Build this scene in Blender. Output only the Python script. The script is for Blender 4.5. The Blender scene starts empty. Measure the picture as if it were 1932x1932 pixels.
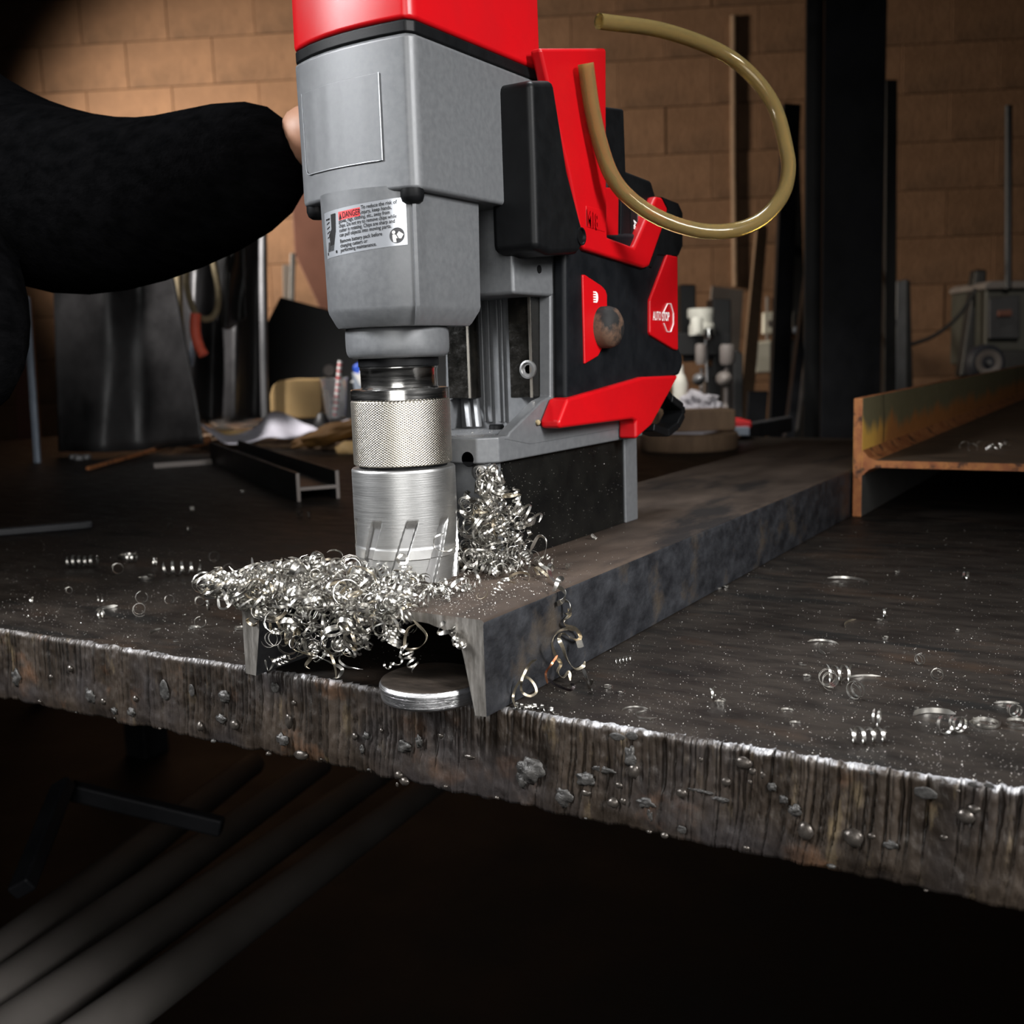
import bpy, bmesh, math, random
import numpy as np
from mathutils import Vector, Matrix, noise as mnoise

SC = bpy.context.scene
COL = SC.collection
PI = math.pi
random.seed(11)
RNG = np.random.default_rng(7)

# ------------------------------------------------------------------ camera
CAM = np.array([.2572, -.3833, .1614]); FPX = 2004.17
YAW, PITCH, ROLL = -.5603, .1459, -.0328
_f = np.array([math.sin(YAW)*math.cos(PITCH), math.cos(YAW)*math.cos(PITCH), -math.sin(PITCH)])
_r = np.array([math.cos(YAW), -math.sin(YAW), 0.]); _u = np.cross(_r, _f)
CR = _r*math.cos(ROLL)+_u*math.sin(ROLL); CU = -_r*math.sin(ROLL)+_u*math.cos(ROLL); CF = _f
cd = bpy.data.cameras.new('camera'); cam = bpy.data.objects.new('camera', cd); COL.objects.link(cam)
M = Matrix.Identity(4)
for i in range(3):
    M[i][0] = CR[i]; M[i][1] = CU[i]; M[i][2] = -CF[i]; M[i][3] = CAM[i]
cam.matrix_world = M
cd.sensor_fit = 'HORIZONTAL'; cd.sensor_width = 36; cd.lens = FPX/1932*36
cd.clip_start = .02; cd.clip_end = 50
cd.dof.use_dof = True; cd.dof.focus_distance = .55; cd.dof.aperture_fstop = 13
SC.camera = cam

# ------------------------------------------------------------------ world, lamps, exposure
SC.view_settings.view_transform = 'Standard'; SC.view_settings.look = 'None'
SC.view_settings.gamma = 1; SC.view_settings.use_curve_mapping = False
SC.view_settings.exposure = 0.0
wd = bpy.data.worlds.new('world'); SC.world = wd; wd.use_nodes = True
wd.node_tree.nodes['Background'].inputs[0].default_value = (.9, .95, 1, 1)
wd.node_tree.nodes['Background'].inputs[1].default_value = .004

def area(name, loc, target, sx, sy, watts, col=(1, 1, 1), spread=180):
    l = bpy.data.lights.new(name, 'AREA'); l.shape = 'RECTANGLE'; l.size = sx; l.size_y = sy
    l.energy = watts; l.color = col; l.spread = math.radians(spread)
    o = bpy.data.objects.new(name, l); COL.objects.link(o); o.location = loc
    o.rotation_euler = (Vector(target)-Vector(loc)).to_track_quat('-Z', 'Y').to_euler()
    return o
area('softbox_key', (.58, -1.03, .55), (-.09, .10, .23), .72, 1.10, 2.7, (1, .99, .97), 64)
area('softbox_left', (-1.00, -.75, .85), (-.16, .04, .07), .25, .55, 3.3, (.97, .98, 1), 40)
area('softbox_right', (1.20, -.22, .72), (-.01, .06, .08), .30, .55, 3.2, (1, .99, .98), 44)
area('softbox_top', (-.05, .50, 1.25), (-.05, .10, .05), .45, .25, 1.2, (.93, .97, 1), 50)
area('wall_lamp', (-4.40, 1.45, 1.45), (-1.95, 4.4, .40), .35, .35, 34, (1, .88, .72), 75)
area('bench_fill', (-.62, 1.0, 1.25), (-.58, 1.72, .08), .18, .18, 1.9, (1, .96, .9), 44)  # added fill that brightens the rag and the bench machine
area('cart_fill', (.95, 1.9, 1.6), (.10, 3.6, .05), .2, .2, 1.2, (1, .92, .82), 46)  # added fill, lifts the cart wheel and hub out of the dark
area('paper_fill', (-1.75, .55, 1.25), (-1.28, 1.52, .08), .18, .18, 4.4, (1, .95, .92), 44)  # added fill for the drawing sheet and carton at the far end

# ------------------------------------------------------------------ helpers
def atd(x, y, d): return CAM + (CR*(x-966)/FPX - CU*(y-966)/FPX + CF)*d
def _ax(x, y, k, v):
    r = CR*(x-966)/FPX - CU*(y-966)/FPX + CF
    return CAM + r*((v-CAM[k])/r[k])
def atx(x, y, X): return _ax(x, y, 0, X)
def aty(x, y, Y): return _ax(x, y, 1, Y)
def atz(x, y, Z): return _ax(x, y, 2, Z)

ROOTLOC = {}
def empty(name, label, cat, loc=(0, 0, 0), group=None):
    o = bpy.data.objects.new(name, None); COL.objects.link(o); o.location = loc
    o.empty_display_size = .02
    ROOTLOC[o.name] = Vector(loc)
    return tag(o, label, cat, group)
def tag(o, label=None, cat=None, group=None, kind=None):
    if label: o['label'] = label
    if cat: o['category'] = cat
    if group: o['group'] = group
    if kind: o['kind'] = kind
    return o
def link(name, me, m=None, parent=None):
    o = bpy.data.objects.new(name, me); COL.objects.link(o)
    if m is not None:
        for k in (m if isinstance(m, (list, tuple)) else [m]): me.materials.append(k)
    if parent is not None:
        o.parent = parent
        o.matrix_parent_inverse = Matrix.Translation(-ROOTLOC.get(parent.name, Vector()))
    return o

class MB:
    """collects vertices and faces in world coordinates, then links them as one mesh object"""
    def __init__(s): s.v = []; s.f = []; s.mi = []; s.cur = 0
    def add(s, vs, fs):
        n = len(s.v); s.v += [tuple(map(float, p)) for p in vs]
        for f in fs: s.f.append(tuple(i+n for i in f)); s.mi.append(s.cur)
        return s
    def box(s, a, b):
        x0, y0, z0 = a; x1, y1, z1 = b
        return s.add([(x0,y0,z0),(x1,y0,z0),(x1,y1,z0),(x0,y1,z0),(x0,y0,z1),(x1,y0,z1),(x1,y1,z1),(x0,y1,z1)],
                     [(0,3,2,1),(4,5,6,7),(0,1,5,4),(1,2,6,5),(2,3,7,6),(3,0,4,7)])
    def obox(s, c, ax, ay, az, sx, sy, sz):
        c, ax, ay, az = (np.array(k, float) for k in (c, ax, ay, az))
        vs = [c+ax*i*sx/2+ay*j*sy/2+az*k*sz/2 for k in (-1,1) for j in (-1,1) for i in (-1,1)]
        return s.add(vs, [(0,2,3,1),(4,5,7,6),(0,1,5,4),(1,3,7,5),(3,2,6,7),(2,0,4,6)])
    def bar(s, p, q, w, h, up=(0, 0, 1)):
        p = np.array(p, float); q = np.array(q, float); d = q-p; L = np.linalg.norm(d); d /= L
        x = np.cross(d, up); x /= np.linalg.norm(x); y = np.cross(x, d)
        return s.obox((p+q)/2, d, x, y, L, w, h)
    def loft(s, rings, cap=True, closed=True):
        n = len(rings[0]); vs = [p for r in rings for p in r]; fs = []
        for i in range(len(rings)-1):
            for j in range(n if closed else n-1):
                k = (j+1) % n
                fs.append((i*n+j, i*n+k, (i+1)*n+k, (i+1)*n+j))
        if cap and closed:
            fs.append(tuple(range(n-1, -1, -1))); fs.append(tuple(range((len(rings)-1)*n, len(rings)*n)))
        return s.add(vs, fs)
    def prism(s, poly, k, t0, t1):
        """polygon in the two axes other than k, from t0 to t1 along k"""
        def P(a, t): q = list(a); q.insert(k, t); return q
        return s.loft([[P(a, t0) for a in poly], [P(a, t1) for a in poly]])
    def lathe(s, prof, c, n=64, axis=(0, 0, 1)):
        """prof: (radius, height) pairs; revolve about axis through c"""
        az = Vector(axis).normalized(); ax = az.orthogonal().normalized(); ay = az.cross(ax)
        c = Vector(c); rings = []
        for r, h in prof:
            rings.append([c+az*h+(ax*math.cos(2*PI*i/n)+ay*math.sin(2*PI*i/n))*max(r, 1e-5) for i in range(n)])
        return s.loft(rings)
    def tube(s, pts, r, n=10, cap=True):
        P = [Vector(map(float, p)) for p in pts]; rings = []; u = None
        R = r if isinstance(r, (list, tuple)) else [r]*len(P)
        for i, p in enumerate(P):
            t = (P[min(i+1, len(P)-1)]-P[max(i-1, 0)]).normalized()
            u = t.orthogonal().normalized() if u is None else (u-t*u.dot(t)).normalized()
            w = t.cross(u)
            rings.append([p+(u*math.cos(2*PI*k/n)+w*math.sin(2*PI*k/n))*R[i] for k in range(n)])
        return s.loft(rings, cap)
    def build(s, name, m, parent=None, bevel=0, seg=2, smooth=None, recalc=True):
        me = bpy.data.meshes.new(name); me.from_pydata(s.v, [], s.f)
        if any(s.mi): me.polygons.foreach_set('material_index', s.mi)
        if recalc:
            b = bmesh.new(); b.from_mesh(me); bmesh.ops.recalc_face_normals(b, faces=b.faces); b.to_mesh(me); b.free()
        o = link(name, me, m, parent)
        if smooth is not None:
            me.polygons.foreach_set('use_smooth', [True]*len(me.polygons)); me.set_sharp_from_angle(angle=math.radians(smooth))
        if bevel:
            d = o.modifiers.new('bevel', 'BEVEL'); d.width = bevel; d.segments = seg; d.limit_method = 'ANGLE'; d.angle_limit = math.radians(28)
            if smooth is None:
                me.polygons.foreach_set('use_smooth', [True]*len(me.polygons)); d.harden_normals = True
        return o

def spline(pts, n):
    """Catmull-Rom through pts, n samples"""
    P = np.array(pts, float); P = np.vstack([2*P[0]-P[1], P, 2*P[-1]-P[-2]]); out = []
    m = len(P)-3
    for t in np.linspace(0, m-1e-9, n):
        i = int(t); u = t-i; a, b, c, d = P[i:i+4]
        out.append(.5*((2*b)+(-a+c)*u+(2*a-5*b+4*c-d)*u*u+(-a+3*b-3*c+d)*u**3))
    return np.array(out)

def np_mesh(name, V, F):
    me = bpy.data.meshes.new(name); V = np.asarray(V, np.float32); F = np.asarray(F, np.int32)
    me.vertices.add(len(V)); me.vertices.foreach_set('co', V.ravel())
    k = F.shape[1]
    me.loops.add(F.size); me.loops.foreach_set('vertex_index', F.ravel())
    me.polygons.add(len(F)); me.polygons.foreach_set('loop_start', np.arange(0, F.size, k, dtype=np.int32))
    me.update(calc_edges=True); me.validate()
    return me

# ------------------------------------------------------------------ materials
def mk(name, c1, c2=None, scale=40, rough=(.5, .5), metal=0, bump=0, bscale=None, stretch=(1, 1, 1), spec=.5, lo=.35, hi=.65,
       detail=6, c3=None, s3=None, t3=(.55, .65), st3=(1, 1, 1), coat=0, extra=None):
    m = bpy.data.materials.new(name); m.use_nodes = True; nt = m.node_tree; N = nt.nodes; L = nt.links
    b = N['Principled BSDF']
    b.inputs['Metallic'].default_value = metal; b.inputs['Specular IOR Level'].default_value = spec
    b.inputs['Coat Weight'].default_value = coat
    tc = N.new('ShaderNodeTexCoord')
    def noise(sc, st, det=detail):
        mp = N.new('ShaderNodeMapping'); mp.inputs['Scale'].default_value = st
        L.new(tc.outputs['Object'], mp.inputs[0])
        t = N.new('ShaderNodeTexNoise'); t.inputs['Scale'].default_value = sc; t.inputs['Detail'].default_value = det
        t.inputs['Roughness'].default_value = .62
        L.new(mp.outputs[0], t.inputs['Vector']); return t.outputs['Fac']
    def ramp(src, a, bb, lo, hi):
        r = N.new('ShaderNodeMapRange'); r.inputs['From Min'].default_value = lo; r.inputs['From Max'].default_value = hi
        r.inputs['To Min'].default_value = a; r.inputs['To Max'].default_value = bb
        L.new(src, r.inputs[0]); return r.outputs[0]
    def mixc(f, a, bb):
        x = N.new('ShaderNodeMix'); x.data_type = 'RGBA'
        L.new(f, x.inputs['Factor'])
        for k, v in ((6, a), (7, bb)):
            if hasattr(v, 'is_linked'): L.new(v, x.inputs[k])
            else: x.inputs[k].default_value = (*v, 1)
        return x.outputs[2]
    if c2 is None: c2 = tuple(k*.85 for k in c1)
    n1 = noise(scale, stretch)
    col = mixc(ramp(n1, 0, 1, lo, hi), c1, c2)
    if c3 is not None: col = mixc(ramp(noise(s3 or scale*.3, st3), 0, 1, *t3), col, c3)
    L.new(col, b.inputs['Base Color'])
    L.new(ramp(n1, rough[0], rough[1], .3, .7), b.inputs['Roughness'])
    if bump:
        bp = N.new('ShaderNodeBump'); bp.inputs['Strength'].default_value = 1; bp.inputs['Distance'].default_value = bump
        L.new(noise(bscale or scale*3, stretch, 4), bp.inputs['Height']); L.new(bp.outputs[0], b.inputs['Normal'])
    if extra: extra(nt, b, tc, noise, ramp, mixc, col)
    return m

MT = {}
MT['grey'] = mk('grey_paint', (.088, .0915, .097), (.104, .108, .113), 300, (.42, .50), .2, .000015, 2600)
MT['greydark'] = mk('grey_paint_dark', (.085, .088, .094), (.1, .103, .11), 300, (.38, .45), .3, .00008, 1800)
MT['black'] = mk('black_plastic', (.003, .0032, .0036), (.0042, .0045, .005), 90, (.42, .5), 0, .00003, 1500, spec=.12)
MT['rubber'] = mk('black_rubber', (.0032, .0038, .0048), (.0055, .0062, .0075), 60, (.45, .6), 0, .00005, 900, spec=.12)
MT['red'] = mk('red_plastic', (.38, .0025, .005), (.34, .002, .0045), 30, (.32, .40), 0, .00002, 1500, spec=.3)
MT['oily'] = mk('oily_black_steel', (.004, .004, .0035), (.008, .007, .0055), 120, (.12, .35), .2, .0003, 260)
MT['magnet'] = mk('magnet_black', (.003, .003, .003), (.005, .005, .0045), 60, (.25, .4), 0, .0001, 120, spec=.2)
MT['chrome'] = mk('chrome', (.72, .71, .69), (.66, .65, .63), 40, (.12, .24), 1, .00003, 60, stretch=(1, 1, 14))
def knurl(nt, b, tc, noise, ramp, mixc, col):
    N, L = nt.nodes, nt.links
    uv = N.new('ShaderNodeUVMap'); mp = N.new('ShaderNodeMapping'); L.new(uv.outputs[0], mp.inputs[0])
    outs = []
    for ang in (.5, -.5):
        w = N.new('ShaderNodeTexWave'); w.wave_type = 'BANDS'; w.bands_direction = 'X'; w.inputs['Scale'].default_value = 290
        r = N.new('ShaderNodeMapping'); r.inputs['Rotation'].default_value = (0, 0, ang*2.0)
        L.new(uv.outputs[0], r.inputs[0]); L.new(r.outputs[0], w.inputs['Vector']); outs.append(w.outputs['Fac'])
    a = N.new('ShaderNodeMath'); a.operation = 'MULTIPLY'; L.new(outs[0], a.inputs[0]); L.new(outs[1], a.inputs[1])
    bp = N.new('ShaderNodeBump'); bp.inputs['Distance'].default_value = .00022; bp.inputs['Strength'].default_value = .8
    L.new(a.outputs[0], bp.inputs['Height']); L.new(bp.outputs[0], b.inputs['Normal'])
MT['knurl'] = mk('knurled_steel', (.58, .54, .47), (.50, .46, .40), 200, (.3, .36), 1, extra=knurl)
MT['cutter'] = mk('ground_steel', (.43, .43, .425), (.37, .37, .365), 60, (.36, .46), 1, .00006, 50, stretch=(1, 1, 30))
MT['flute'] = mk('flute_steel', (.40, .40, .40), (.33, .33, .33), 120, (.36, .48), 1)
MT['cutband'] = mk('bright_band', (.74, .74, .73), (.68, .68, .67), 120, (.34, .42), 1)
MT['chip'] = mk('steel_chip', (.54, .525, .49), (.41, .395, .365), 160, (.26, .38), 1)
MT['chipgold'] = mk('straw_steel_chip', (.62, .55, .43), (.50, .43, .32), 160, (.28, .42), 1)
MT['copper'] = mk('burnt_chip', (.42, .17, .08), (.20, .08, .05), 90, (.25, .4), 1)
MT['burntblack'] = mk('burnt_black', (.012, .010, .012), (.03, .02, .02), 300, (.15, .4), .5)
MT['slug'] = mk('slug_side', (.60, .60, .61), (.42, .42, .43), 90, (.24, .42), 1, .00025, 60, stretch=(1, 1, 40))
MT['scale'] = mk('mill_scale', (.016, .013, .011), (.050, .038, .029), 22, (.32, .6), .25, .00025, 240, stretch=(1, 3.2, 1),
                 c3=(.085, .045, .024), s3=14, t3=(.56, .80))
def tabletop(nt, b, tc, noise, ramp, mixc, col):
    L = nt.links
    s1 = ramp(noise(9, (60, 1.6, 1), 3), 0, 1, .70, .78)
    c = mixc(s1, col, (.060, .050, .042))
    c = mixc(ramp(noise(7, (1, 4, 1), 4), 0, 1, .56, .64), c, (.0055, .005, .0045))
    L.new(c, b.inputs['Base Color'])
MT['table'] = mk('table_steel', (.0075, .0060, .0052), (.019, .0148, .0116), 26, (.42, .65), .0, .00022, 260, stretch=(1, 2.6, 1),
                 c3=(.032, .020, .013), s3=9, t3=(.55, .75), st3=(1, 2, 1), extra=tabletop, spec=.16)
def edgewear(nt, b, tc, noise, ramp, mixc, col):
    N, L = nt.nodes, nt.links
    sep = N.new('ShaderNodeSeparateXYZ'); L.new(tc.outputs['Object'], sep.inputs[0])
    n = noise(120, (1, 1, .4), 5)
    a = N.new('ShaderNodeMath'); a.operation = 'MULTIPLY_ADD'; L.new(n, a.inputs[0]); a.inputs[1].default_value = .013; L.new(sep.outputs['Z'], a.inputs[2])
    w0 = ramp(a.outputs[0], 0, 1, .0046, .0066)
    big0 = ramp(noise(5, (1, 1, 1), 2), .0, .5, .42, .56); bx = ramp(sep.outputs['X'], 0, 1, -.05, .06)
    big_ = N.new('ShaderNodeMath'); big_.operation = 'MAXIMUM'; L.new(big0, big_.inputs[0]); L.new(bx, big_.inputs[1]); big = big_.outputs[0]
    k = N.new('ShaderNodeMath'); k.operation = 'MULTIPLY'; L.new(w0, k.inputs[0]); L.new(big, k.inputs[1])
    w = k.outputs[0]
    c = mixc(ramp(noise(90, (1, 1, .3), 5), 0, 1, .60, .74), col, (.10, .074, .042))
    c = mixc(ramp(noise(16, (1, 1, 1), 3), 0, 1, .5, .66), c, (.024, .020, .019))
    L.new(mixc(w, c, (.36, .36, .37)), b.inputs['Base Color'])
    L.new(ramp(w, .2, .85, 0, 1), b.inputs['Metallic'])
MT['flame'] = mk('flame_cut_edge', (.012, .0088, .0066), (.034, .024, .0165), 60, (.34, .55), .2, .0005, 420, stretch=(1, 1, .35),
                 c3=(.11, .055, .028), s3=22, t3=(.58, .75), extra=edgewear)
MT['slag'] = mk('slag', (.018, .017, .016), (.055, .052, .048), 160, (.3, .6), .4, .0006, 500)
MT['slagshiny'] = mk('slag_shiny', (.022, .018, .015), (.075, .065, .056), 110, (.2, .42), .6, .0004, 260)
MT['webtop'] = mk('channel_web_dust', (.026, .018, .0135), (.055, .039, .029), 30, (.6, .8), .0, .0002, 500, stretch=(1, .45, 1),
                  c3=(.010, .008, .0075), s3=18, t3=(.54, .64), st3=(1, .3, 1), spec=.25)
MT['flange'] = mk('channel_blue_scale', (.009, .0095, .0115), (.040, .042, .048), 75, (.38, .6), .3, .0004, 420, stretch=(1, .7, 1), lo=.36, hi=.86, detail=10,
                  c3=(.045, .036, .028), s3=26, t3=(.56, .68))
MT['sawcut'] = mk('saw_cut', (.20, .185, .165), (.33, .31, .285), 60, (.34, .5), .8, .0002, 260, stretch=(6, 1, 1),
                  c3=(.13, .085, .05), s3=40, t3=(.55, .7))
MT['inner'] = mk('channel_inner', (.03, .03, .033), (.06, .06, .064), 60, (.4, .6), .3, .0002, 300)

def ibeam_paint(nt, b, tc, noise, ramp, mixc, col):
    N, L = nt.nodes, nt.links
    sep = N.new('ShaderNodeSeparateXYZ'); L.new(tc.outputs['Object'], sep.inputs[0])
    # yellow primer patch near the cut end, olive and black runs above it
    n = noise(30, (1, 1, .25), 5)
    a = N.new('ShaderNodeMath'); a.operation = 'MULTIPLY_ADD'; L.new(n, a.inputs[0]); a.inputs[1].default_value = .06; L.new(sep.outputs['Z'], a.inputs[2])
    up = ramp(a.outputs[0], 0, 1, .106, .118)
    y = N.new('ShaderNodeMath'); y.operation = 'MULTIPLY_ADD'; L.new(noise(14, (1, 1, 1), 4), y.inputs[0]); y.inputs[1].default_value = .14; L.new(sep.outputs['Y'], y.inputs[2])
    far = ramp(y.outputs[0], 0, 1, .735, .80)
    c = mixc(far, (.72, .42, .08), (.40, .16, .045))
    c = mixc(up, c, (.17, .15, .08))
    c = mixc(ramp(noise(22, (1, 1, .12), 3), 0, 1, .62, .67), c, (.012, .011, .009))
    c = mixc(ramp(sep.outputs['Z'], 1, 0, .040, .047), c, (.045, .043, .040))
    L.new(c, b.inputs['Base Color'])
MT['ipaint'] = mk('beam_paint', (.3, .2, .05), None, 60, (.5, .7), 0, .0002, 200, extra=ibeam_paint)
MT['irust'] = mk('beam_rust', (.24, .075, .024), (.40, .16, .05), 90, (.6, .8), .1, .0004, 300, c3=(.06, .022, .01), s3=60)
MT['iweb'] = mk('beam_web', (.05, .036, .026), (.095, .06, .036), 30, (.45, .65), .2, .0002, 200)
MT['hose'] = None
def glassy(name, col, rough, ior=1.45, trans=1.0):
    m = bpy.data.materials.new(name); m.use_nodes = True; b = m.node_tree.nodes['Principled BSDF']
    b.inputs['Base Color'].default_value = (*col, 1); b.inputs['Roughness'].default_value = rough
    b.inputs['IOR'].default_value = ior; b.inputs['Transmission Weight'].default_value = trans
    N, L = m.node_tree.nodes, m.node_tree.links
    t = N.new('ShaderNodeTexNoise'); t.inputs['Scale'].default_value = 40
    r = N.new('ShaderNodeMapRange'); r.inputs['To Min'].default_value = rough*.7; r.inputs['To Max'].default_value = rough*1.4
    L.new(t.outputs[0], r.inputs[0]); L.new(r.outputs[0], b.inputs['Roughness'])
    return m
MT['hose'] = glassy('amber_hose', (.52, .40, .17), .10, 1.30, .85)
MT['clear'] = glassy('clear_plastic', (.92, .93, .93), .06, 1.25, .93)
MT['sticker'] = mk('sticker_silver', (.36, .375, .40), (.32, .335, .36), 80, (.28, .34), .55)
MT['ink'] = mk('ink_black', (.006, .006, .0065), None, 50, (.55, .65), spec=.15)
MT['inkred'] = mk('ink_red', (.55, .018, .022), (.50, .015, .018), 50, (.45, .5))
MT['white'] = mk('ink_white', (.78, .78, .76), (.72, .72, .70), 50, (.5, .6))
MT['brownshade'] = mk('shaded_knob', (.085, .05, .033), (.010, .010, .010), 42, (.55, .7), 0, .0002, 300, lo=.46, hi=.56, spec=.2)  # brown for the knob's lit side, near-black for its shaded side
MT['cloth'] = mk('black_cloth', (.0014, .00145, .0016), (.003, .003, .0033), 120, (.9, .97), 0, .0006, 500, stretch=(1, .15, 1), spec=.0)
MT['skin'] = mk('skin', (.36, .19, .12), (.30, .15, .09), 60, (.5, .6))
MT['leather'] = mk('dark_leather', (.014, .0135, .014), (.034, .033, .034), 8, (.35, .55), 0, .001, 30)
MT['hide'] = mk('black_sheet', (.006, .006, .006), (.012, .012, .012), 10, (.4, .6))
MT['beige'] = mk('beige_rope', (.26, .21, .12), (.20, .155, .085), 60, (.6, .7), 0, .0008, 200)
MT['orange'] = mk('orange_grip', (.95, .16, .09), (.85, .13, .07), 60, (.5, .6))
MT['block'] = mk('wall_block', (.20, .105, .055), (.29, .16, .09), 5, (.75, .9), 0, .002, 60, c3=(.10, .055, .03), s3=1.6, t3=(.5, .68))
MT['mortar'] = mk('mortar', (.15, .08, .044), (.20, .108, .06), 12, (.85, .95), 0, .001, 80)
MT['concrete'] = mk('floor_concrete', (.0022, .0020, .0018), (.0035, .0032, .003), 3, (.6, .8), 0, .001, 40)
MT['steeldark'] = mk('dark_steel', (.022, .023, .026), (.045, .046, .05), 10, (.4, .6), .3, .0004, 60)
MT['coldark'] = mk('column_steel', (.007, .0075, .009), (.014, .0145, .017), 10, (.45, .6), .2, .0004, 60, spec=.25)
MT['steelgrey'] = mk('grey_steel', (.17, .17, .175), (.24, .24, .245), 14, (.4, .55), .6, .0003, 60)
MT['bluegrey'] = mk('blue_grey_steel', (.22, .26, .32), (.28, .32, .38), 14, (.4, .55), .3)
MT['wood'] = mk('old_board', (.16, .10, .06), (.24, .155, .095), 14, (.7, .85), 0, .001, 50, stretch=(6, 6, 1))
MT['redbrown'] = mk('red_brown_board', (.12, .042, .026), (.15, .056, .036), 6, (.6, .75))
MT['paper'] = mk('white_paper', (.60, .59, .66), (.52, .51, .58), 20, (.7, .8))
MT['card'] = mk('tan_card', (.55, .37, .16), (.50, .33, .14), 20, (.6, .7))
MT['blue'] = mk('blue_print', (.012, .07, .46), (.010, .06, .40), 30, (.35, .45))
MT['yellow'] = mk('yellow_glove', (.15, .07, .012), (.11, .05, .008), 30, (.7, .8))
MT['cream'] = mk('cream_enamel', (.80, .79, .70), (.70, .69, .61), 14, (.4, .5))
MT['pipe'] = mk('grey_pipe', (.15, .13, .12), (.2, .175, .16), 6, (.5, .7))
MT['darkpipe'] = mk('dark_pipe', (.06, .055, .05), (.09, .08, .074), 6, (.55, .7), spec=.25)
MT['greenbox'] = mk('welder_paint', (.035, .036, .028), (.05, .05, .04), 10, (.5, .6))
MT['tyre'] = mk('tyre', (.012, .014, .022), (.018, .02, .03), 20, (.6, .7))
MT['brass'] = mk('brass', (.5, .3, .1), (.4, .22, .07), 30, (.3, .4), 1)
MT['rag'] = mk('rag_cloth', (.52, .50, .53), (.42, .40, .44), 14, (.85, .95))

# ------------------------------------------------------------------ room shell
FLOOR = -.86
def struct(o): o['kind'] = 'structure'; return o
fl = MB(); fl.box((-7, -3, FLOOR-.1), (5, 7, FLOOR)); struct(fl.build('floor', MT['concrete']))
# back wall: plane facing the camera side, built block by block
WD = 4.9
wo = atd(966, 600, WD); wn = np.array([CF[0], CF[1], 0]); wn /= np.linalg.norm(wn)
a_ = math.radians(-5); wn = np.array([wn[0]*math.cos(a_)-wn[1]*math.sin(a_), wn[0]*math.sin(a_)+wn[1]*math.cos(a_), 0])
wx = np.array([wn[1], -wn[0], 0]); wz = np.array([0, 0, 1.])
w = MB(); w.obox(wo*[1, 1, 0]+wn*.11+wz*(FLOOR+1.9), wx, wn, wz, 9, .2, 3.8)
wall = struct(w.build('wall_back', MT['mortar']))
bm_ = MB(); bm_.obox((0, 0, 0), (1, 0, 0), (0, 1, 0), (0, 0, 1), .4042, .03, .2012)
blk = bm_.build('brick', MT['block'], wall, bevel=.002, seg=1); first = True
blkme = blk.data
for r in range(14):
    for c in range(-7, 7):
        o = blk if first else blk.copy()
        if not first: COL.objects.link(o)
        first = False
        p = wo*[1, 1, 0] + wx*((c+.5*(r % 2))*.4064+.1) + wz*(-.50+r*.2032) + wn*(random.uniform(-.0015, .0015))
        o.parent = wall; o.matrix_parent_inverse = Matrix.Identity(4)
        o.matrix_basis = Matrix(((wx[0], wn[0], 0, p[0]), (wx[1], wn[1], 0, p[1]), (0, 0, 1, p[2]), (0, 0, 0, 1)))
def wallpt(x, y, off=0.):
    r = CR*(x-966)/FPX - CU*(y-966)/FPX + CF
    return CAM + r*(((wo-wn*off-CAM)@wn)/(r@wn))

# ------------------------------------------------------------------ welding table
TT = .0467
def ey(x): return .0145+.0347*x
TX0, TX1, TY1 = -2.10, .75, 1.50
def vnoise(x, seed=0):
    x = np.asarray(x, float); i = np.floor(x).astype(int); f = x-i; f = f*f*(3-2*f)
    h = lambda k: np.modf(np.abs(np.sin((k+seed*57.31)*12.9898)*43758.5453))[0]
    return h(i)*(1-f)+h(i+1)*f
def vnoise2(x, y, seed=0):
    x, y = np.broadcast_arrays(np.asarray(x, float), np.asarray(y, float))
    j = np.floor(y); g = y-j; g = g*g*(3-2*g)
    return vnoise(x+j*91.7, seed)*(1-g)+vnoise(x+(j+1)*91.7, seed)*g
NX = 2300; NZ = 34
xs = np.concatenate([np.linspace(TX0, -.62, 120), np.linspace(-.62, .36, NX-180)[1:], np.linspace(.36, TX1, 62)[1:]]); NX = len(xs)
vs_ = np.linspace(0, 1, NZ)**1.15
Xg, Vg = np.meshgrid(xs, vs_)
Zg = -TT*Vg
u = Xg + .004*Vg**2 + .0012*np.sin(Xg*60)*Vg + .0008*vnoise2(Xg*200, Vg*5, 3)
fr = vnoise(u*5, 21)*.35+.8
g1 = np.abs(vnoise(u*360, 1)-.5)*2; g2 = np.abs(vnoise(u*560, 2)-.5)*2
rid = np.exp(-(g1/.20)**2) + .6*np.exp(-(g2/.22)**2)
amp = (.0021*(1-.70*np.clip((Vg-.45)/.45, 0, 1)))*(.35+1.2*vnoise(Xg*18+Vg*2, 5))
D = -rid*amp*.9 + .0011*(vnoise2(Xg*90, Vg*4, 8)-.5) + .0007*(vnoise2(Xg*420, Vg*18, 9)-.5)
D += .0026*(vnoise(Xg*7, 11)-.5)
rag = np.clip((Vg-.86)/.14, 0, 1)
D -= rag*.0022*vnoise(Xg*120, 13); Zg = Zg + rag*(.0022*vnoise(Xg*160, 14)-.001)
top = np.clip(1-Vg/.05, 0, 1); D -= top*(.0012+.0014*vnoise(Xg*240, 17)); Zg = Zg - top*.0006*vnoise(Xg*300, 18)
Yg = ey(Xg) - D*1.0
V = np.stack([Xg, Yg, Zg], -1).reshape(-1, 3)
idx = np.arange(NX*NZ).reshape(NZ, NX)
F = np.stack([idx[:-1, :-1], idx[1:, :-1], idx[1:, 1:], idx[:-1, 1:]], -1).reshape(-1, 4)
nt0 = len(V)
back = np.stack([xs, np.full(NX, TY1), np.zeros(NX)], -1); mid = np.stack([xs, ey(xs)+.012, np.zeros(NX)], -1); backb = back - [0, 0, TT]
V = np.vstack([V, mid, back, backb]); im = nt0+np.arange(NX); ib = im+NX; ibb = ib+NX
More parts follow.
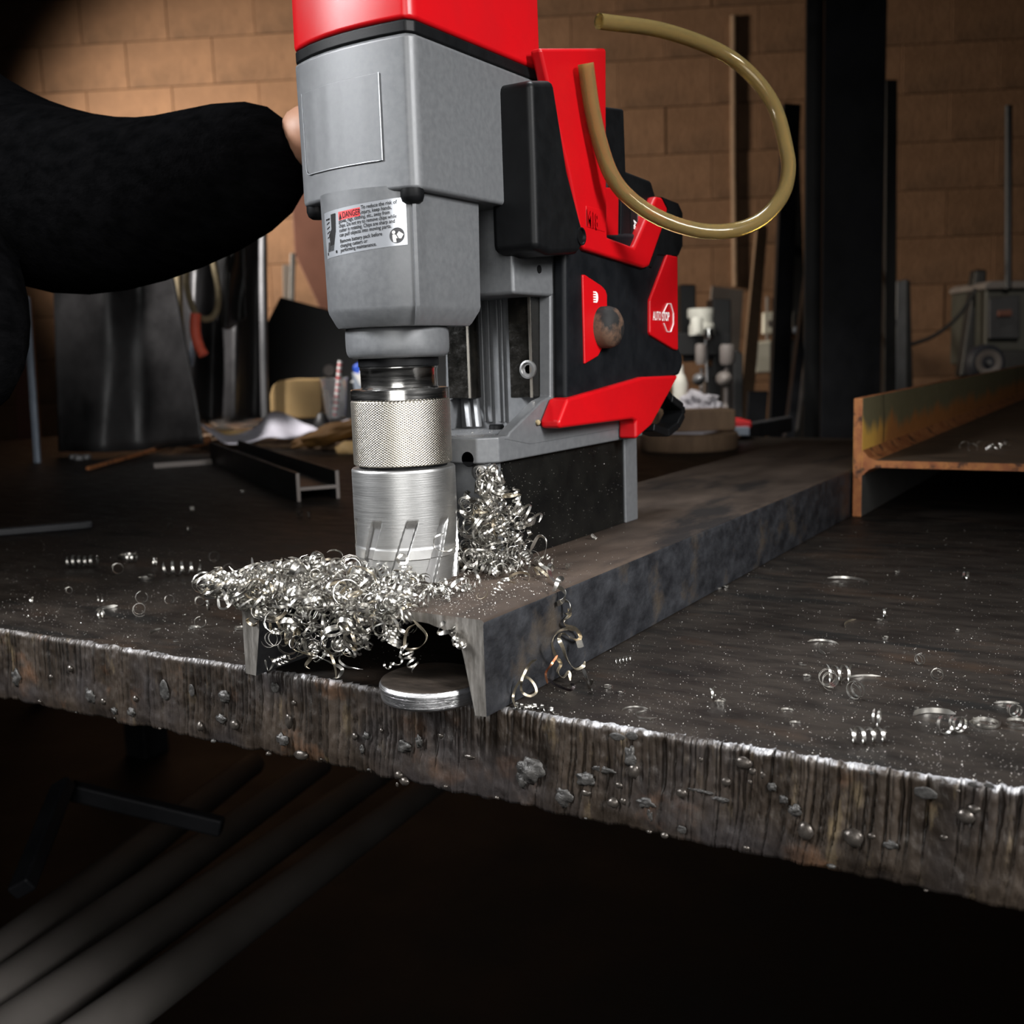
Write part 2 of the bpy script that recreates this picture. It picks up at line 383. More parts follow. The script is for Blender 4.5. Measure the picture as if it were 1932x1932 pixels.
FT = np.concatenate([np.stack([idx[0, :-1], idx[0, 1:], im[1:], im[:-1]], -1), np.stack([im[:-1], im[1:], ib[1:], ib[:-1]], -1)])
FB = np.concatenate([np.stack([ib[:-1], ib[1:], ibb[1:], ibb[:-1]], -1), np.stack([idx[-1, 1:], idx[-1, :-1], ibb[:-1], ibb[1:]], -1)])
me = np_mesh('plate', V, np.concatenate([F, FT, FB]))
table = empty('welding_table', 'thick dark steel welding table with ragged flame-cut front edge', 'table', (-.1, .75, FLOOR))
plate = link('plate', me, [MT['flame'], MT['table']], table)
me.polygons.foreach_set('material_index', [0]*len(F)+[1]*len(FT)+[0]*len(FB))
me.polygons.foreach_set('use_smooth', [True]*len(F)+[False]*(len(FT)+len(FB)))
for sx in (TX0+.06, TX1-.06):
    for sy in (.16, TY1-.1):
        g = MB(); g.box((sx-.04, sy-.04, FLOOR), (sx+.04, sy+.04, -TT)); g.build('leg', MT['steeldark'], table, .004)

def blob(px, py, rx, rz, kind):
    p = aty(px, py, 0.0); p = aty(px, py, ey(p[0])); d = (p-CAM)@CF; k = d/FPX
    b = bmesh.new(); bmesh.ops.create_icosphere(b, subdivisions=3 if kind != 's' else 2, radius=1)
    sd = Vector((px*.37, py*.21, 0)); amp = {'s': .26, 'r': .6, 'f': .25}[kind]; th = {'s': .6, 'r': .36, 'f': .2}[kind]; rx *= .88; rz *= .88
    for v in b.verts:
        n = mnoise.noise(v.co*1.4+sd)*amp + (mnoise.noise(v.co*4.5+sd)*amp*.6 if kind == 'r' else 0)
        v.co *= 1+n
        v.co = Vector((v.co.x*rx*k*1.12, v.co.y*min(rx, rz)*k*th, v.co.z*rz*k))
        if kind == 's' and v.co.z < 0: v.co.x *= 1-.25*min(1, -v.co.z/(rz*k))
    me = bpy.data.meshes.new('slag_blob'); b.to_mesh(me); b.free()
    for q in me.polygons: q.use_smooth = True
    o = link('slag_blob', me, MT['slagshiny'] if kind == 's' else MT['slag'], plate); o.location = p + np.array([0, -.0002, 0])
for a in [(32,1279,14,17,'r'),(97,1277,6,6,'s'),(133,1261,8,8,'s'),(171,1313,15,14,'r'),(195,1323,8,7,'s'),(256,1318,8,7,'s'),(311,1303,13,22,'f'),
          (362,1303,8,14,'f'),(424,1313,13,13,'r'),(378,1370,10,11,'s'),(417,1357,11,10,'r'),(443,1367,12,12,'s'),(248,1344,11,9,'r'),(216,1341,8,7,'r'),
          (519,1297,11,12,'f'),(555,1326,7,6,'s'),(545,1360,9,18,'s'),(533,1396,13,14,'r'),(569,1425,18,11,'s'),(670,1389,9,8,'s'),(692,1388,8,8,'r'),
          (720,1378,5,5,'s'),(762,1408,15,13,'r'),(753,1462,10,9,'s'),(763,1474,12,10,'s'),(750,1480,4,6,'s'),(790,1398,8,12,'r'),(832,1388,7,6,'s'),(886,1428,14,5,'s'),(683,1414,5,9,'r'),
          (1000,1455,28,24,'r'),(985,1472,12,16,'r'),(1064,1503,17,20,'r'),(1106,1470,18,16,'r'),(1106,1496,11,8,'s'),(1140,1452,22,7,'r'),(1168,1481,9,7,'s'),
          (1190,1430,12,24,'r'),(1196,1455,13,18,'s'),(1157,1514,13,12,'s'),(1176,1511,7,8,'s'),(1219,1515,18,10,'r'),(1226,1538,5,14,'r'),(1287,1496,13,12,'s'),(1320,1492,24,4,'r'),(1360,1508,16,5,'r'),
          (1403,1439,19,15,'s'),(1420,1455,8,9,'s'),(1370,1475,11,11,'s'),(1415,1475,5,6,'s'),(1323,1433,5,6,'s'),(1165,1390,16,9,'f'),(1192,1388,13,9,'f'),(1254,1576,9,7,'s'),(1287,1565,9,9,'f'),
          (1440,1462,7,9,'s'),(1458,1485,8,9,'r'),(1478,1508,8,9,'r'),(1500,1528,13,11,'r'),(1520,1568,17,22,'s'),(1610,1581,20,22,'s'),(1645,1577,8,7,'s'),(1680,1594,13,9,'r'),
          (1822,1540,18,18,'s'),(1838,1527,13,11,'s'),(1781,1580,8,7,'s'),(1808,1492,4,4,'s'),(1746,1496,22,14,'f'),(1835,1480,9,5,'f'),(1866,1482,10,5,'f'),(1645,1458,5,5,'f')]:
    blob(*a)
# drops along the lower lip
for k in range(18):
    x = -.42+k*.038+random.uniform(-.005, .005)
    b = bmesh.new(); bmesh.ops.create_icosphere(b, subdivisions=1, radius=random.uniform(.0006, .0014))
    for v in b.verts: v.co.x *= random.uniform(1, 2.2)
    me = bpy.data.meshes.new('slag_drop'); b.to_mesh(me); b.free()
    for q in me.polygons: q.use_smooth = True
    o = link('slag_drop', me, MT['slagshiny'] if k % 3 else MT['slag'], plate); o.location = (x, ey(x)+.0008, -TT+random.uniform(-.0002, .003))

# ------------------------------------------------------------------ channel section
CW, CH, CL = .152, .0453, .93
def channel_profile(Wd, Hh, toe, root, web, r):
    def fillet(cx, cz, rr, a0, a1, n, k=1.0): return [(cx+rr*k*math.cos(a), cz+rr*math.sin(a)) for a in np.linspace(a0, a1, n)]
    R = [(0, .0006), (0, Hh-.0025)] + fillet(-.0025, Hh-.0025, .0025, 0, PI/2, 4)[1:]
    Lf = [(-Wd-x, z) for x, z in reversed(R)]
    inl = [(-Wd+toe, 0), (-Wd+root, Hh-web-r)] + fillet(-Wd+root+r*1.6, Hh-web-r, r, PI, PI/2, 10, 1.6)[1:]
    inr = [(-Wd-x, z) for x, z in reversed(inl)]
    return R + Lf + inl + inr
prof = channel_profile(CW, CH, .0068, .0118, .0046, .0145)
g = MB()
ys = [0, .003, .01, .03, .08, .2, .5, CL]
g.loft([[(x + (0 if i else random.uniform(-.0002, .0002)), y + (0 if i else random.uniform(-.0007, .0005)), z) for x, z in prof] for i, y in enumerate(ys)])
channel = g.build('steel_channel', [MT['inner'], MT['webtop'], MT['flange'], MT['sawcut']], smooth=35)
for q in channel.data.polygons:
    n, c = q.normal, q.center
    if abs(n.y) > .7: q.material_index = 3
    elif n.z > .6 and c.z > CH-.003: q.material_index = 1
    elif abs(n.x) > .6 and (c.x > -.0012 or c.x < -CW+.0012): q.material_index = 2
    elif c.z > CH-.003 and (c.x > -.003 or c.x < -CW+.003): q.material_index = 1
tag(channel, 'dark steel channel lying legs down with saw-cut end overhanging the table edge', 'channel')

# slug drilled out, lying flat under the channel mouth
sl = MB(); sc0 = atz(815, 1278, .010)[:2]
pr = [(0, .0), (.0225, .0), (.0240, .0008)]
for k in range(9): pr += [(.0243+.00022*(k % 2)+.00012*k, .0010+.00088*k)]
pr += [(.0246, .0094), (.0234, .0100), (0, .0100)]
slug = sl.lathe(pr, (sc0[0], sc0[1], .0004), 96).build('steel_slug', [MT['slug'], MT['scale']], smooth=40)
for q in slug.data.polygons:
    if q.normal.z > .8: q.material_index = 1
tag(slug, 'round cut-out steel slug with bright ribbed side under the channel mouth', 'steel disc')

# ------------------------------------------------------------------ rusty beam
IY, IX, IH, IT = .63, .0015, .112, .0088
beam = empty('steel_beam', 'rusty H-section beam on its side with yellow paint inside its flange', 'beam', (.09, 1.0, 0))
def flangebox(x0, name):
    g = MB(); g.box((x0, IY, 0), (x0+IT, IY+1.62, IH)); o = g.build(name, [MT['ipaint'], MT['irust']], beam, .0012)
    for q in o.data.polygons:
        if abs(q.normal.y) > .7 or abs(q.normal.z) > .7: q.material_index = 1
flangebox(IX, 'flange'); flangebox(IX+.195, 'flange')
g = MB(); wz0 = .0475; g.prism([(IX+IT-.001, wz0-.009), (IX+IT+.006, wz0-.002), (IX+IT+.012, wz0), (IX+.183, wz0), (IX+.196, wz0-.009), (IX+.196, wz0+.015), (IX+.183, wz0+.0066), (IX+IT+.012, wz0+.0066), (IX+IT+.006, wz0+.009), (IX+IT-.001, wz0+.017)], 1, IY+.0006, IY+1.62)
o = g.build('web', [MT['iweb'], MT['irust']], beam)
for q in o.data.polygons:
    if abs(q.normal.y) > .7 or q.normal.x > .2: q.material_index = 1

# ------------------------------------------------------------------ magnetic drill
AX, AY = -.093, .067
A0 = np.array([AX, AY, 0])
drill = empty('magnetic_drill', 'grey, black and red magnetic drill press standing on the steel channel', 'drill', (AX, .19, CH))
def ring(pts, z, s=1.0, off=0): return [(AX+x*s, AY+y*s, z) for x, y in pts]
front = spline([(.0335, -.0272), (.022, -.0334), (.004, -.0368), (-.014, -.0345), (-.0262, -.0245), (-.0325, -.008), (-.034, .008)], 30)
low = [tuple(p) for p in front] + [(-.0345, .030), (-.031, .034), (.031, .034), (.0345, .030), (.0348, .01), (.0351, -.016), (.0353, -.0215), (.0362, -.0245), (.0362, -.0272), (.0350, -.0284)]
g = MB(); g.loft([ring(low, z, s) for z, s in ((.1778, .80), (.1780, .84), (.1792, .87), (.1855, .965), (.1875, .978), (.21, .985), (.2440, 1.0))])
gear = g.build('gear_housing', MT['grey'], drill, smooth=26)
# upper motor housing with an overhanging lip
def octo(k, grow=0):
    pts = [(.0395, .090), (.0400, -.0270), (.0375, -.0312), (.034, -.0318), (.024, -.0328), (.012, -.0332), (0, -.0328), (-.012, -.0313), (-.024, -.0285), (-.034, -.0248), (-.0392, -.0224), (-.0416, -.0196), (-.0416, .090)]
    return [(x*(1+grow), y*(1+grow if y < .05 else 1)) for x, y in pts]
g = MB(); g.loft([ring(octo(0), .2412), ring(octo(0), .262), ring(octo(0, .01), .312)])
upper = g.build('motor_housing', MT['grey'], drill, .0022, 3)
g = MB(); g.loft([ring(octo(0, .0), .312), ring(octo(0, .0), .318)]); g.build('seal_band', MT['black'], drill, .001)
g = MB(); g.loft([ring(octo(0, .01), .318), ring(octo(0, .0), .37), ring(octo(0, -.12), .39)]); g.build('motor_cap', MT['red'], drill, .004, 3)
# lip bolts
for dx, dy in ((.0335, -.0262), (-.0355, -.0165)):
    g = MB(); g.lathe([(0, -.0062), (.0032, -.0060), (.0050, -.0048), (.0058, -.0025), (.0058, .001)], A0+[dx, dy, .2412], 20); g.build('lip_bolt', MT['black'], drill, smooth=50)
# name plate on the front of the motor housing
bow = np.array([(-.0392, -.0224), (-.034, -.0248), (-.024, -.0285), (-.012, -.0313), (0, -.0328), (.012, -.0332), (.024, -.0328)])
def on_bow(x, z, off): return np.array([AX+x*(1+.01*max(0, z-.262)/.05), AY+np.interp(x, bow[:, 0], bow[:, 1])*(1+.01*max(0, z-.262)/.05)-off, z])
PX0, PX1, PZ0, PZ1, PR = -.0335, .022, .2560, .296, .003
g = MB(); nx = 24
for off0, off1 in ((-.0005, .0004),):
    zb = lambda x: PZ0+max(0, PX0+PR-x)*.9
    xs_ = np.linspace(PX0, PX1, nx)
    rings_ = [[on_bow(x, zb(x), off1), on_bow(x, PZ1, off1), on_bow(x, PZ1, off0), on_bow(x, zb(x), off0)] for x in xs_]
    g.loft(rings_)
g.build('name_plate', MT['grey'], upper, .0003, 2)
g = MB(); pl_ = [on_bow(PX0, PZ1, .0005), on_bow(PX0, PZ0+PR, .0005), on_bow(PX0+.0008, PZ0+.0008, .0005)]+[on_bow(x, PZ0, .0005) for x in np.linspace(PX0+PR, PX1, 16)]+[on_bow(PX1, PZ1, .0005)]
g.tube(pl_, .0003, 6); g.build('plate_rim', MT['sticker'], upper, smooth=60)
# black boss at the flank
bp_ = atd(603, 470, .573)
g = MB(); g.lathe([(0, -.012), (.0035, -.012), (.0042, -.010), (.0042, .010), (.0035, .012), (0, .012)], bp_+[.006, .004, 0], 16); g.build('side_boss', MT['black'], drill, smooth=40)
# slide carriage
g = MB(); g.box((AX-.0385, AY+.0560, .1948), (AX+.0385, .168, .30)); car = g.build('slide_carriage', MT['grey'], drill, .0022, 3)
hp = atx(1017, 508, AX+.0385)
g = MB(); g.lathe([(0, .0002), (.0016, .0002), (.0017, .0004), (.0023, .0004), (.0024, -.0005)], hp, 16, (1, 0, 0)); g.build('pivot_hole', [MT['ink'], MT['chrome']], car, smooth=40)
# spindle sleeve, arbor, knurled collar, annular cutter
g = MB(); g.lathe([(.018, .1622), (.0232, .1623), (.0258, .1632), (.0267, .1648), (.0271, .1668), (.0272, .1688), (.0272, .1720), (.02715, .1750), (.0270, .1770), (.0255, .1786), (.02, .1786)], A0, 80); g.build('spindle_sleeve', MT['grey'], drill, smooth=50)
g = MB(); g.lathe([(0, .1575), (.0205, .1575), (.0212, .1583), (.0212, .1640), (0, .1640)], A0, 64); g.build('spindle_seal', MT['black'], drill, smooth=40)
g = MB(); g.lathe([(.0, .146), (.0213, .1463), (.0204, .1472), (.0204, .1560), (.0207, .1566), (.0207, .1576), (.019, .1580), (0, .158)], A0, 96); g.build('arbor_neck', MT['chrome'], drill, smooth=40)
g = MB(); g.lathe([(0, .1405), (.0255, .1405), (.0263, .1409), (.0263, .1459), (.0258, .1464), (0, .1464)], A0, 96); g.build('arbor_ring', MT['chrome'], drill, smooth=30)
g = MB(); g.lathe([(0, .1066), (.0255, .1066), (.0263, .1072), (.0263, .1398), (.0258, .1405), (0, .1405)], A0, 128)
kn = g.build('knurled_collar', MT['knurl'], drill, smooth=30)
uvl = kn.data.uv_layers.new(name='UVMap')
for l in kn.data.loops:
    c = kn.data.vertices[l.vertex_index].co; uvl.data[l.index].uv = (math.atan2(c.x-AX, -(c.y-AY))*.0263, c.z)
g = MB(); g.lathe([(0, .1050), (.0235, .1050), (.0235, .1068), (0, .1068)], A0, 64); g.build('collar_gap', MT['black'], drill)
# annular cutter: ground body, helical flutes, cutting teeth
NT, NZc = 720, 110; CR0 = .0277
def cutter_r(th, z):
    r = np.full(np.broadcast(th, z).shape, CR0)
    hgt = .0790
    tw = th - (z-CH)*13.0
    ph = np.mod(tw/(2*PI)*9, 1.0)
    fl = np.clip((hgt-z)/.004, 0, 1)
    slot = np.clip((.17-np.abs(ph-.25))/.025, 0, 1)
    r = r - .0016*slot*fl
    r = r + np.where((z > .0585) & (z < .0640), .00028, 0) - np.where(z < .0585, .00022, 0)
    return r, slot*fl
th = np.linspace(0, 2*PI, NT, endpoint=False)[None, :]; zc = np.linspace(CH-.004, .1040, NZc)[:, None]
rr, sl_ = cutter_r(th, zc)
V = np.stack([AX+rr*np.cos(th), AY+rr*np.sin(th), zc+0*th], -1).reshape(-1, 3)
ii = np.arange(NT*NZc).reshape(NZc, NT); jj = np.roll(ii, -1, 1)
F = np.stack([ii[:-1], jj[:-1], jj[1:], ii[1:]], -1).reshape(-1, 4)
top0 = len(V); V = np.vstack([V, np.stack([AX+.0272*np.cos(th[0]), AY+.0272*np.sin(th[0]), np.full(NT, .1048)], -1), np.stack([AX+.022*np.cos(th[0]), AY+.022*np.sin(th[0]), np.full(NT, .1050)], -1)])
t1 = top0+np.arange(NT); t2 = t1+NT
F = np.vstack([F, np.stack([ii[-1], jj[-1], np.roll(t1, -1), t1], -1), np.stack([t1, np.roll(t1, -1), np.roll(t2, -1), t2], -1)])
me = np_mesh('annular_cutter', V, F)
cut = link('annular_cutter', me, [MT['cutter'], MT['flute'], MT['cutband']], drill); cut['label'] = 'satin steel annular cutter with slanted flutes'
dp = sl_.reshape(-1)
for q in me.polygons:
    q.use_smooth = True
    if q.index < (NZc-1)*NT:
        zq = q.center.z
        if dp[q.vertices[0]] > .6: q.material_index = 1
        elif .0585 < zq < .0640 and dp[q.vertices[0]] < .2: q.material_index = 2
me.set_sharp_from_angle(angle=math.radians(40))

# frame: base, column, side plates
XS = -.0555; XL = 2*AX-XS
def px_poly(pts, X): return [tuple(atx(x, y, X)[1:]) for x, y in pts]
base_front = .0955
g = MB()
bpoly = [(XL+.010, base_front), (AX-.012, base_front), (AX-.010, base_front+.006), (AX+.008, base_front+.006), (AX+.010, base_front), (XS-.009, base_front), (XS, base_front+.0085), (XS, .289), (XL, .289), (XL, base_front+.0085)]
g.prism(bpoly, 2, .1036, .1180); base = g.build('base_casting', MT['grey'], drill, .0012)
g = MB(); g.box((XL+.008, .165, .117), (XS-.008, .21, .30)); colm = g.build('column', MT['grey'], drill, .001)
g = MB()
for x, r in ((-.0995, .0016), (-.0925, .0010), (-.0890, .0007), (-.1035, .0007)): g.box((x-r, .1632, .1215), (x+r, .166, .30))
g.build('column_rib', MT['grey'], colm, .0006)
g = MB()
for x0, x1 in ((-.119, -.115), (-.112, -.1085)):
    g.add([(x0, .166, .138), (x1, .166, .138), (x1+.007, .158, .119), (x0+.007, .158, .119), (x0, .163, .138), (x1, .163, .138), (x1+.007, .155, .119), (x0+.007, .155, .119)], [(0,1,2,3),(4,7,6,5),(0,4,5,1),(1,5,6,2),(2,6,7,3),(3,7,4,0)])
g.build('column_rib', MT['grey'], colm, .0007)
sp = px_poly([(1037, 380), (1038, 748), (1022, 756), (962, 815), (913, 822), (905, 833), (1000, 840), (1200, 805), (1200, 700), (1095, 700), (1095, 380)], XS)
sp = [(y, z) for y, z in sp]
sp[5] = (base_front+.010, .1165); sp[4] = (base_front+.018, .1178)
for x0, x1 in ((XS-.0078, XS+.0003), (XL-.0003, XL+.0078)):
    g = MB(); g.prism(sp, 0, x0, x1); s_ = g.build('side_plate', MT['grey'], drill, .0012)
    if x0 > AX:
        q = px_poly([(1052, 664), (1067, 640), (1067, 732), (1054, 733)], XS+.0006)
        g = MB(); g.prism(q, 0, XS-.002, XS+.0006); g.build('pocket_panel', MT['greydark'], s_, .0004)
        q = px_poly([(1013, 803), (1028, 786), (1040, 786), (1031, 804)], XS+.0005)
        g = MB(); g.prism(q, 0, XS-.002, XS+.0005); g.build('vent_slot', MT['ink'], s_)
        b = bmesh.new(); bmesh.ops.create_icosphere(b, subdivisions=2, radius=.0016)
        for v in b.verts: v.co *= 1+.4*mnoise.noise(v.co*900)
        me = bpy.data.meshes.new('grease_blob'); b.to_mesh(me); b.free(); o = link('grease_blob', me, MT['beige'], s_); o.location = atx(1015, 797, XS+.0012)
# dovetail gibs
for x0, x1 in ((-.0786, -.0628), (-.1235, -.1065)):
    g = MB(); g.box((x0, .1545, .1366), (x1, .166, .25)); gb = g.build('slide_rail', MT['oily'], drill, .0006)
    g = MB(); g.box((x1-.0018, .1540, .1368), (x1-.0002, .1546, .20)); g.build('rail_edge', MT['knurl'], gb)
bc = aty(997, 697, .1545)
g = MB(); g.lathe([(.0055, 0), (.0054, .0012), (.0042, .0014), (.0040, .0006), (.0026, .0006), (.0020, -.001), (0, -.001)], bc, 24, (0, -1, 0)); g.build('rail_bolt', MT['flute'], drill, smooth=40)
g = MB(); g.lathe([(0, .0028), (.0038, .0027), (.0046, .002), (.0048, -.001)], atz(937, 809, .1182), 20); g.build('base_bolt', MT['black'], drill, smooth=40)
# magnet: grey end plates and black coil body
MXR, MXL = -.0600, -.1260
g = MB(); g.box((MXL, .1005, CH), (MXR, .1125, .1036)); fpl = g.build('front_plate', MT['grey'], drill, .0008)
g = MB(); g.box((MXL+.0004, .1125, CH), (MXR-.0004, .268, .1032)); g.build('magnet_body', MT['magnet'], drill, .0006)
g = MB(); g.box((MXL, .268, CH), (MXR+.0008, .2872, .1142)); g.build('rear_plate', MT['grey'], drill, .0008)
sc_ = aty(905, 890, .1005)
g = MB(); g.lathe([(.0052, 0), (.0050, .0007), (.0038, .0013), (0, .0016)], sc_, 24, (0, -1, 0)); scr = g.build('plate_screw', MT['flute'], drill, smooth=60)
g = MB()
for a in (.5, .5+PI/2): g.obox(sc_+[0, -.00155, 0], (math.cos(a), 0, math.sin(a)), (0, 1, 0), (-math.sin(a), 0, math.cos(a)), .0042, .0004, .0009)
g.build('screw_cross', MT['ink'], scr)
cp = aty(888, 865, .0985)
g = MB(); g.lathe([(0, .003), (.004, .003), (.0045, .002), (.0045, -.004)], cp, 18, (0, -1, 0)); g.build('coolant_nipple', MT['black'], drill, smooth=40)

# motor-side housing with battery, red guards and lettering
HX = -.046
def plate_px(name, pts, X0, X1, m, parent, bev=.0015, seg=3):
    g = MB(); g.prism(px_poly(pts, X1), 0, X0, X1); return g.build(name, m, parent, bev, seg)
g = MB(); hpoly = px_poly([(1066, 440), (1068, 752), (1074, 770), (1205, 730), (1283, 708), (1289, 692), (1289, 672), (1282, 655), (1281, 480), (1270, 440)], HX)
g.prism(hpoly, 0, XS+.0006, HX); g.prism([(max(y, .214), z) for y, z in hpoly], 0, 2*AX-HX, XS+.0004)
hous = g.build('rear_housing', MT['rubber'], drill, .003, 3)
red1 = plate_px('red_handle_guard', [(1020, 90), (1074, 322), (1103, 471), (1216, 506), (1226, 503), (1252, 428), (1261, 395), (1250, 372), (1239, 370), (1197, 466), (1147, 447), (1145, 322), (1145, 90)], HX-.004, HX+.0035, MT['red'], drill, .0022)
plate_px('clip_cover', [(1239, 371), (1250, 372), (1280, 384), (1288, 402), (1288, 464), (1280, 482), (1262, 482), (1240, 480), (1230, 505), (1226, 503), (1252, 428), (1261, 395), (1250, 373)], HX-.03, HX+.001, MT['black'], drill, .001)
plate_px('battery_rail', [(1140, 353), (1160, 354), (1168, 362), (1167, 456), (1140, 448)], HX-.03, HX-.0010, MT['red'], drill, .001)
bat = plate_px('battery_pack', [(1140, 200), (1178, 205), (1182, 323), (1229, 341), (1238, 372), (1215, 430), (1197, 480), (1150, 470)], HX-.075, HX-.003, MT['black'], drill, .002)
plate_px('battery_ridge', [(1172, 362), (1177, 364), (1176, 452), (1171, 450)], HX-.02, HX-.0018, MT['rubber'], bat, .0004)
plate_px('battery_badge', [(1190, 380), (1203, 384), (1216, 415), (1200, 462), (1191, 455)], HX-.02, HX-.0027, MT['ink'], bat, 0)
plate_px('badge_panel', [(1203, 386), (1213, 400), (1216, 418), (1203, 452)], HX-.02, HX-.0025, MT['steelgrey'], bat, 0)
red2 = plate_px('side_guard', [(1260, 480), (1279, 484), (1280, 661), (1272, 659), (1229, 633), (1227, 628), (1227, 567)], HX-.02, HX+.002, MT['red'], drill, .0012)
red3 = plate_px('switch_panel', [(1100, 518), (1104, 518), (1136, 539), (1143, 547), (1146, 556), (1146, 640), (1129, 672), (1104, 687)], HX-.01, HX+.0012, MT['red'], drill, .0008)
red4 = plate_px('lower_guard', [(1072, 752), (1055, 796), (1058, 809), (1194, 791), (1201, 795), (1201, 829), (1230, 803), (1282, 708), (1214, 711)], XS, HX+.004, MT['red'], drill, .0028)
g = MB(); kc = atx(1134, 618, HX); g.lathe([(.0128, -.002), (.0128, .006), (.0115, .0095), (.008, .0120), (.004, .0130), (0, .0132)], kc, 32, (1, 0, 0))
kb = g.build('speed_knob', MT['brownshade'], drill, smooth=60); kb['label'] = 'brown dome knob with its shade painted in black'
hk = [tuple(atx(x, y, HX-.012)) for x, y in ((1215, 806), (1243, 817), (1262, 803), (1273, 782), (1271, 768), (1250, 752), (1240, 740))]
g = MB()
for i in range(len(hk)-1): g.bar(hk[i], hk[i+1], .0058, .016, (1, 0, 0))
g.build('rear_hook', MT['black'], drill, .0012)
# feed lever bracket
brk = plate_px('feed_bracket', [(1002, 150), (1008, 322), (1012, 470), (1040, 482), (1092, 479), (1103, 466), (1105, 440), (1097, 415), (1073, 322), (1046, 150)], -.062, -.034, MT['black'], drill, .0045, 3)
g = MB(); e1 = atx(1016, 440, -.046); g.lathe([(.0095, -.004), (.0100, 0), (.0092, .0022), (0, .0022)], e1, 32, (-.2, -1, 0)); g.build('bracket_hub', MT['black'], drill, smooth=40)
g = MB(); e2 = atx(1096, 446, -.034); g.lathe([(0, -.0006), (.0036, -.0006), (.0042, .0008), (.0050, .0008), (.0052, -.001)], e2, 24, (1, 0, 0)); g.build('bracket_screw', MT['black'], drill, smooth=40)
# coolant hose
hp_ = [(1105, 120, .60), (1118, 210, .61), (1138, 290, .62), (1158, 338, .625), (1188, 374, .63), (1232, 405, .635), (1285, 427, .64), (1340, 437, .645), (1395, 432, .65), (1440, 411, .655), (1472, 375, .66), (1486, 335, .665), (1484, 285, .67), (1455, 190, .68), (1380, 110, .68), (1260, 60, .66), (1130, 40, .63)]
HP = spline([atd(*p) for p in hp_], 110)
g = MB(); g.tube(HP, .0046, 20, cap=False); g.tube(HP[::-1], .0031, 16, cap=False)
hose = g.build('coolant_hose', MT['hose'], drill, smooth=80, recalc=False); hose['label'] = 'clear amber coolant hose looping behind the battery'

# ------------------------------------------------------------------ lettering
def text2d(body, size, bold=0., shear=0., width=1.0, align='LEFT', line=1.0):
    cu = bpy.data.curves.new('lettering', 'FONT'); cu.body = body; cu.size = size; cu.offset = bold*size; cu.shear = shear
    cu.align_x = align; cu.space_line = line; cu.resolution_u = 3
    o = bpy.data.objects.new('lettering_tmp', cu); COL.objects.link(o)
    dg = bpy.context.evaluated_depsgraph_get(); me = bpy.data.meshes.new_from_object(o.evaluated_get(dg))
    vs = [(v.co.x*width, v.co.y) for v in me.vertices]; fs = [tuple(q.vertices) for q in me.polygons]
    bpy.data.objects.remove(o); bpy.data.curves.remove(cu); bpy.data.meshes.remove(me)
    return vs, fs
def on_x(X, px, ux, uy=None):
    """map text u,v (metres) to the plane at X: origin at pixel px"""
    o = atx(px[0], px[1], X); ux = np.array(ux, float); uy = np.array(uy if uy is not None else (0, 0, 1), float)
    return lambda u, v: o + ux*u + uy*v
def letter(name, parts, m, parent):
    g = MB()
    for (vs, fs), mp in parts: g.add([mp(*p) for p in vs], fs)
    return g.build(name, m, parent, recalc=False)
# AUTO STOP mark on the side guard
X = HX+.0022; YD = (0, 1, 0)
letter('guard_mark', [(text2d('AUTO', .0085, .004, width=.56), on_x(X, (1232, 604), YD)), (text2d('STOP', .0085, .022, width=.62), on_x(X, (1249, 605), YD))], MT['white'], red2)
oc = [atx(x, y, X) for x, y in ((1252, 588), (1259, 573), (1265, 573), (1270, 591), (1270, 611), (1265, 626), (1258, 626), (1252, 610))]
g = MB()
for i in range(len(oc)-1): g.bar(oc[i], oc[i+1], .0003, .0011, (1, 0, 0))
g.build('octagon_mark', MT['white'], red2)
# lamp mark on the switch panel
X = HX+.0014; lc = atx(1124, 561, X); k_ = .0032
g = MB(); half = [(math.cos(a)*.0024, math.sin(a)*k_) for a in np.linspace(-PI/2, PI/2, 14)]
g.prism([(lc[1]+.0006+a, lc[2]+b) for a, b in half], 0, X-.0002, X+.0001)
for i in range(5): g.box((X-.0002, lc[1]-.0028, lc[2]-k_+.0001+i*.00145), (X+.0001, lc[1]+.0007, lc[2]-k_+.00085+i*.00145))
g.build('lamp_mark', MT['white'], red3)
# M18 relief and battery badge lettering
X = HX+.0037
q = plate_px('relief_panel', [(1106, 388), (1140, 397), (1142, 438), (1107, 428)], HX-.002, HX+.0038, MT['red'], red1, .0004)
g = MB()
for (vs, fs), mp in [(text2d('M18', .0135, .012, width=.62), 0)]:
    f0 = on_x(HX+.0039, (1108, 424), (0, .985, -.12)); f1 = on_x(HX+.0046, (1108, 424), (0, .985, -.12)); n = len(vs)
    g.add([f0(*p) for p in vs]+[f1(*p) for p in vs], fs+[tuple(i+n for i in reversed(f)) for f in fs])
g.build('relief_edge', MT['red'], red1)
letter('badge_lettering', [(text2d('LITHIUM', .0060, .03, shear=.3, width=1.0), on_x(HX-.0023, (1201, 486), (0, 0.03, 1), (0, -1, .0)))], MT['white'], bat)
letter('badge_number', [(text2d('5.0', .0062, .02, shear=.2, width=1.35), on_x(HX-.0022, (1209, 440), (0, 0.03, 1), (0, -1, .0)))], MT['inkred'], bat)

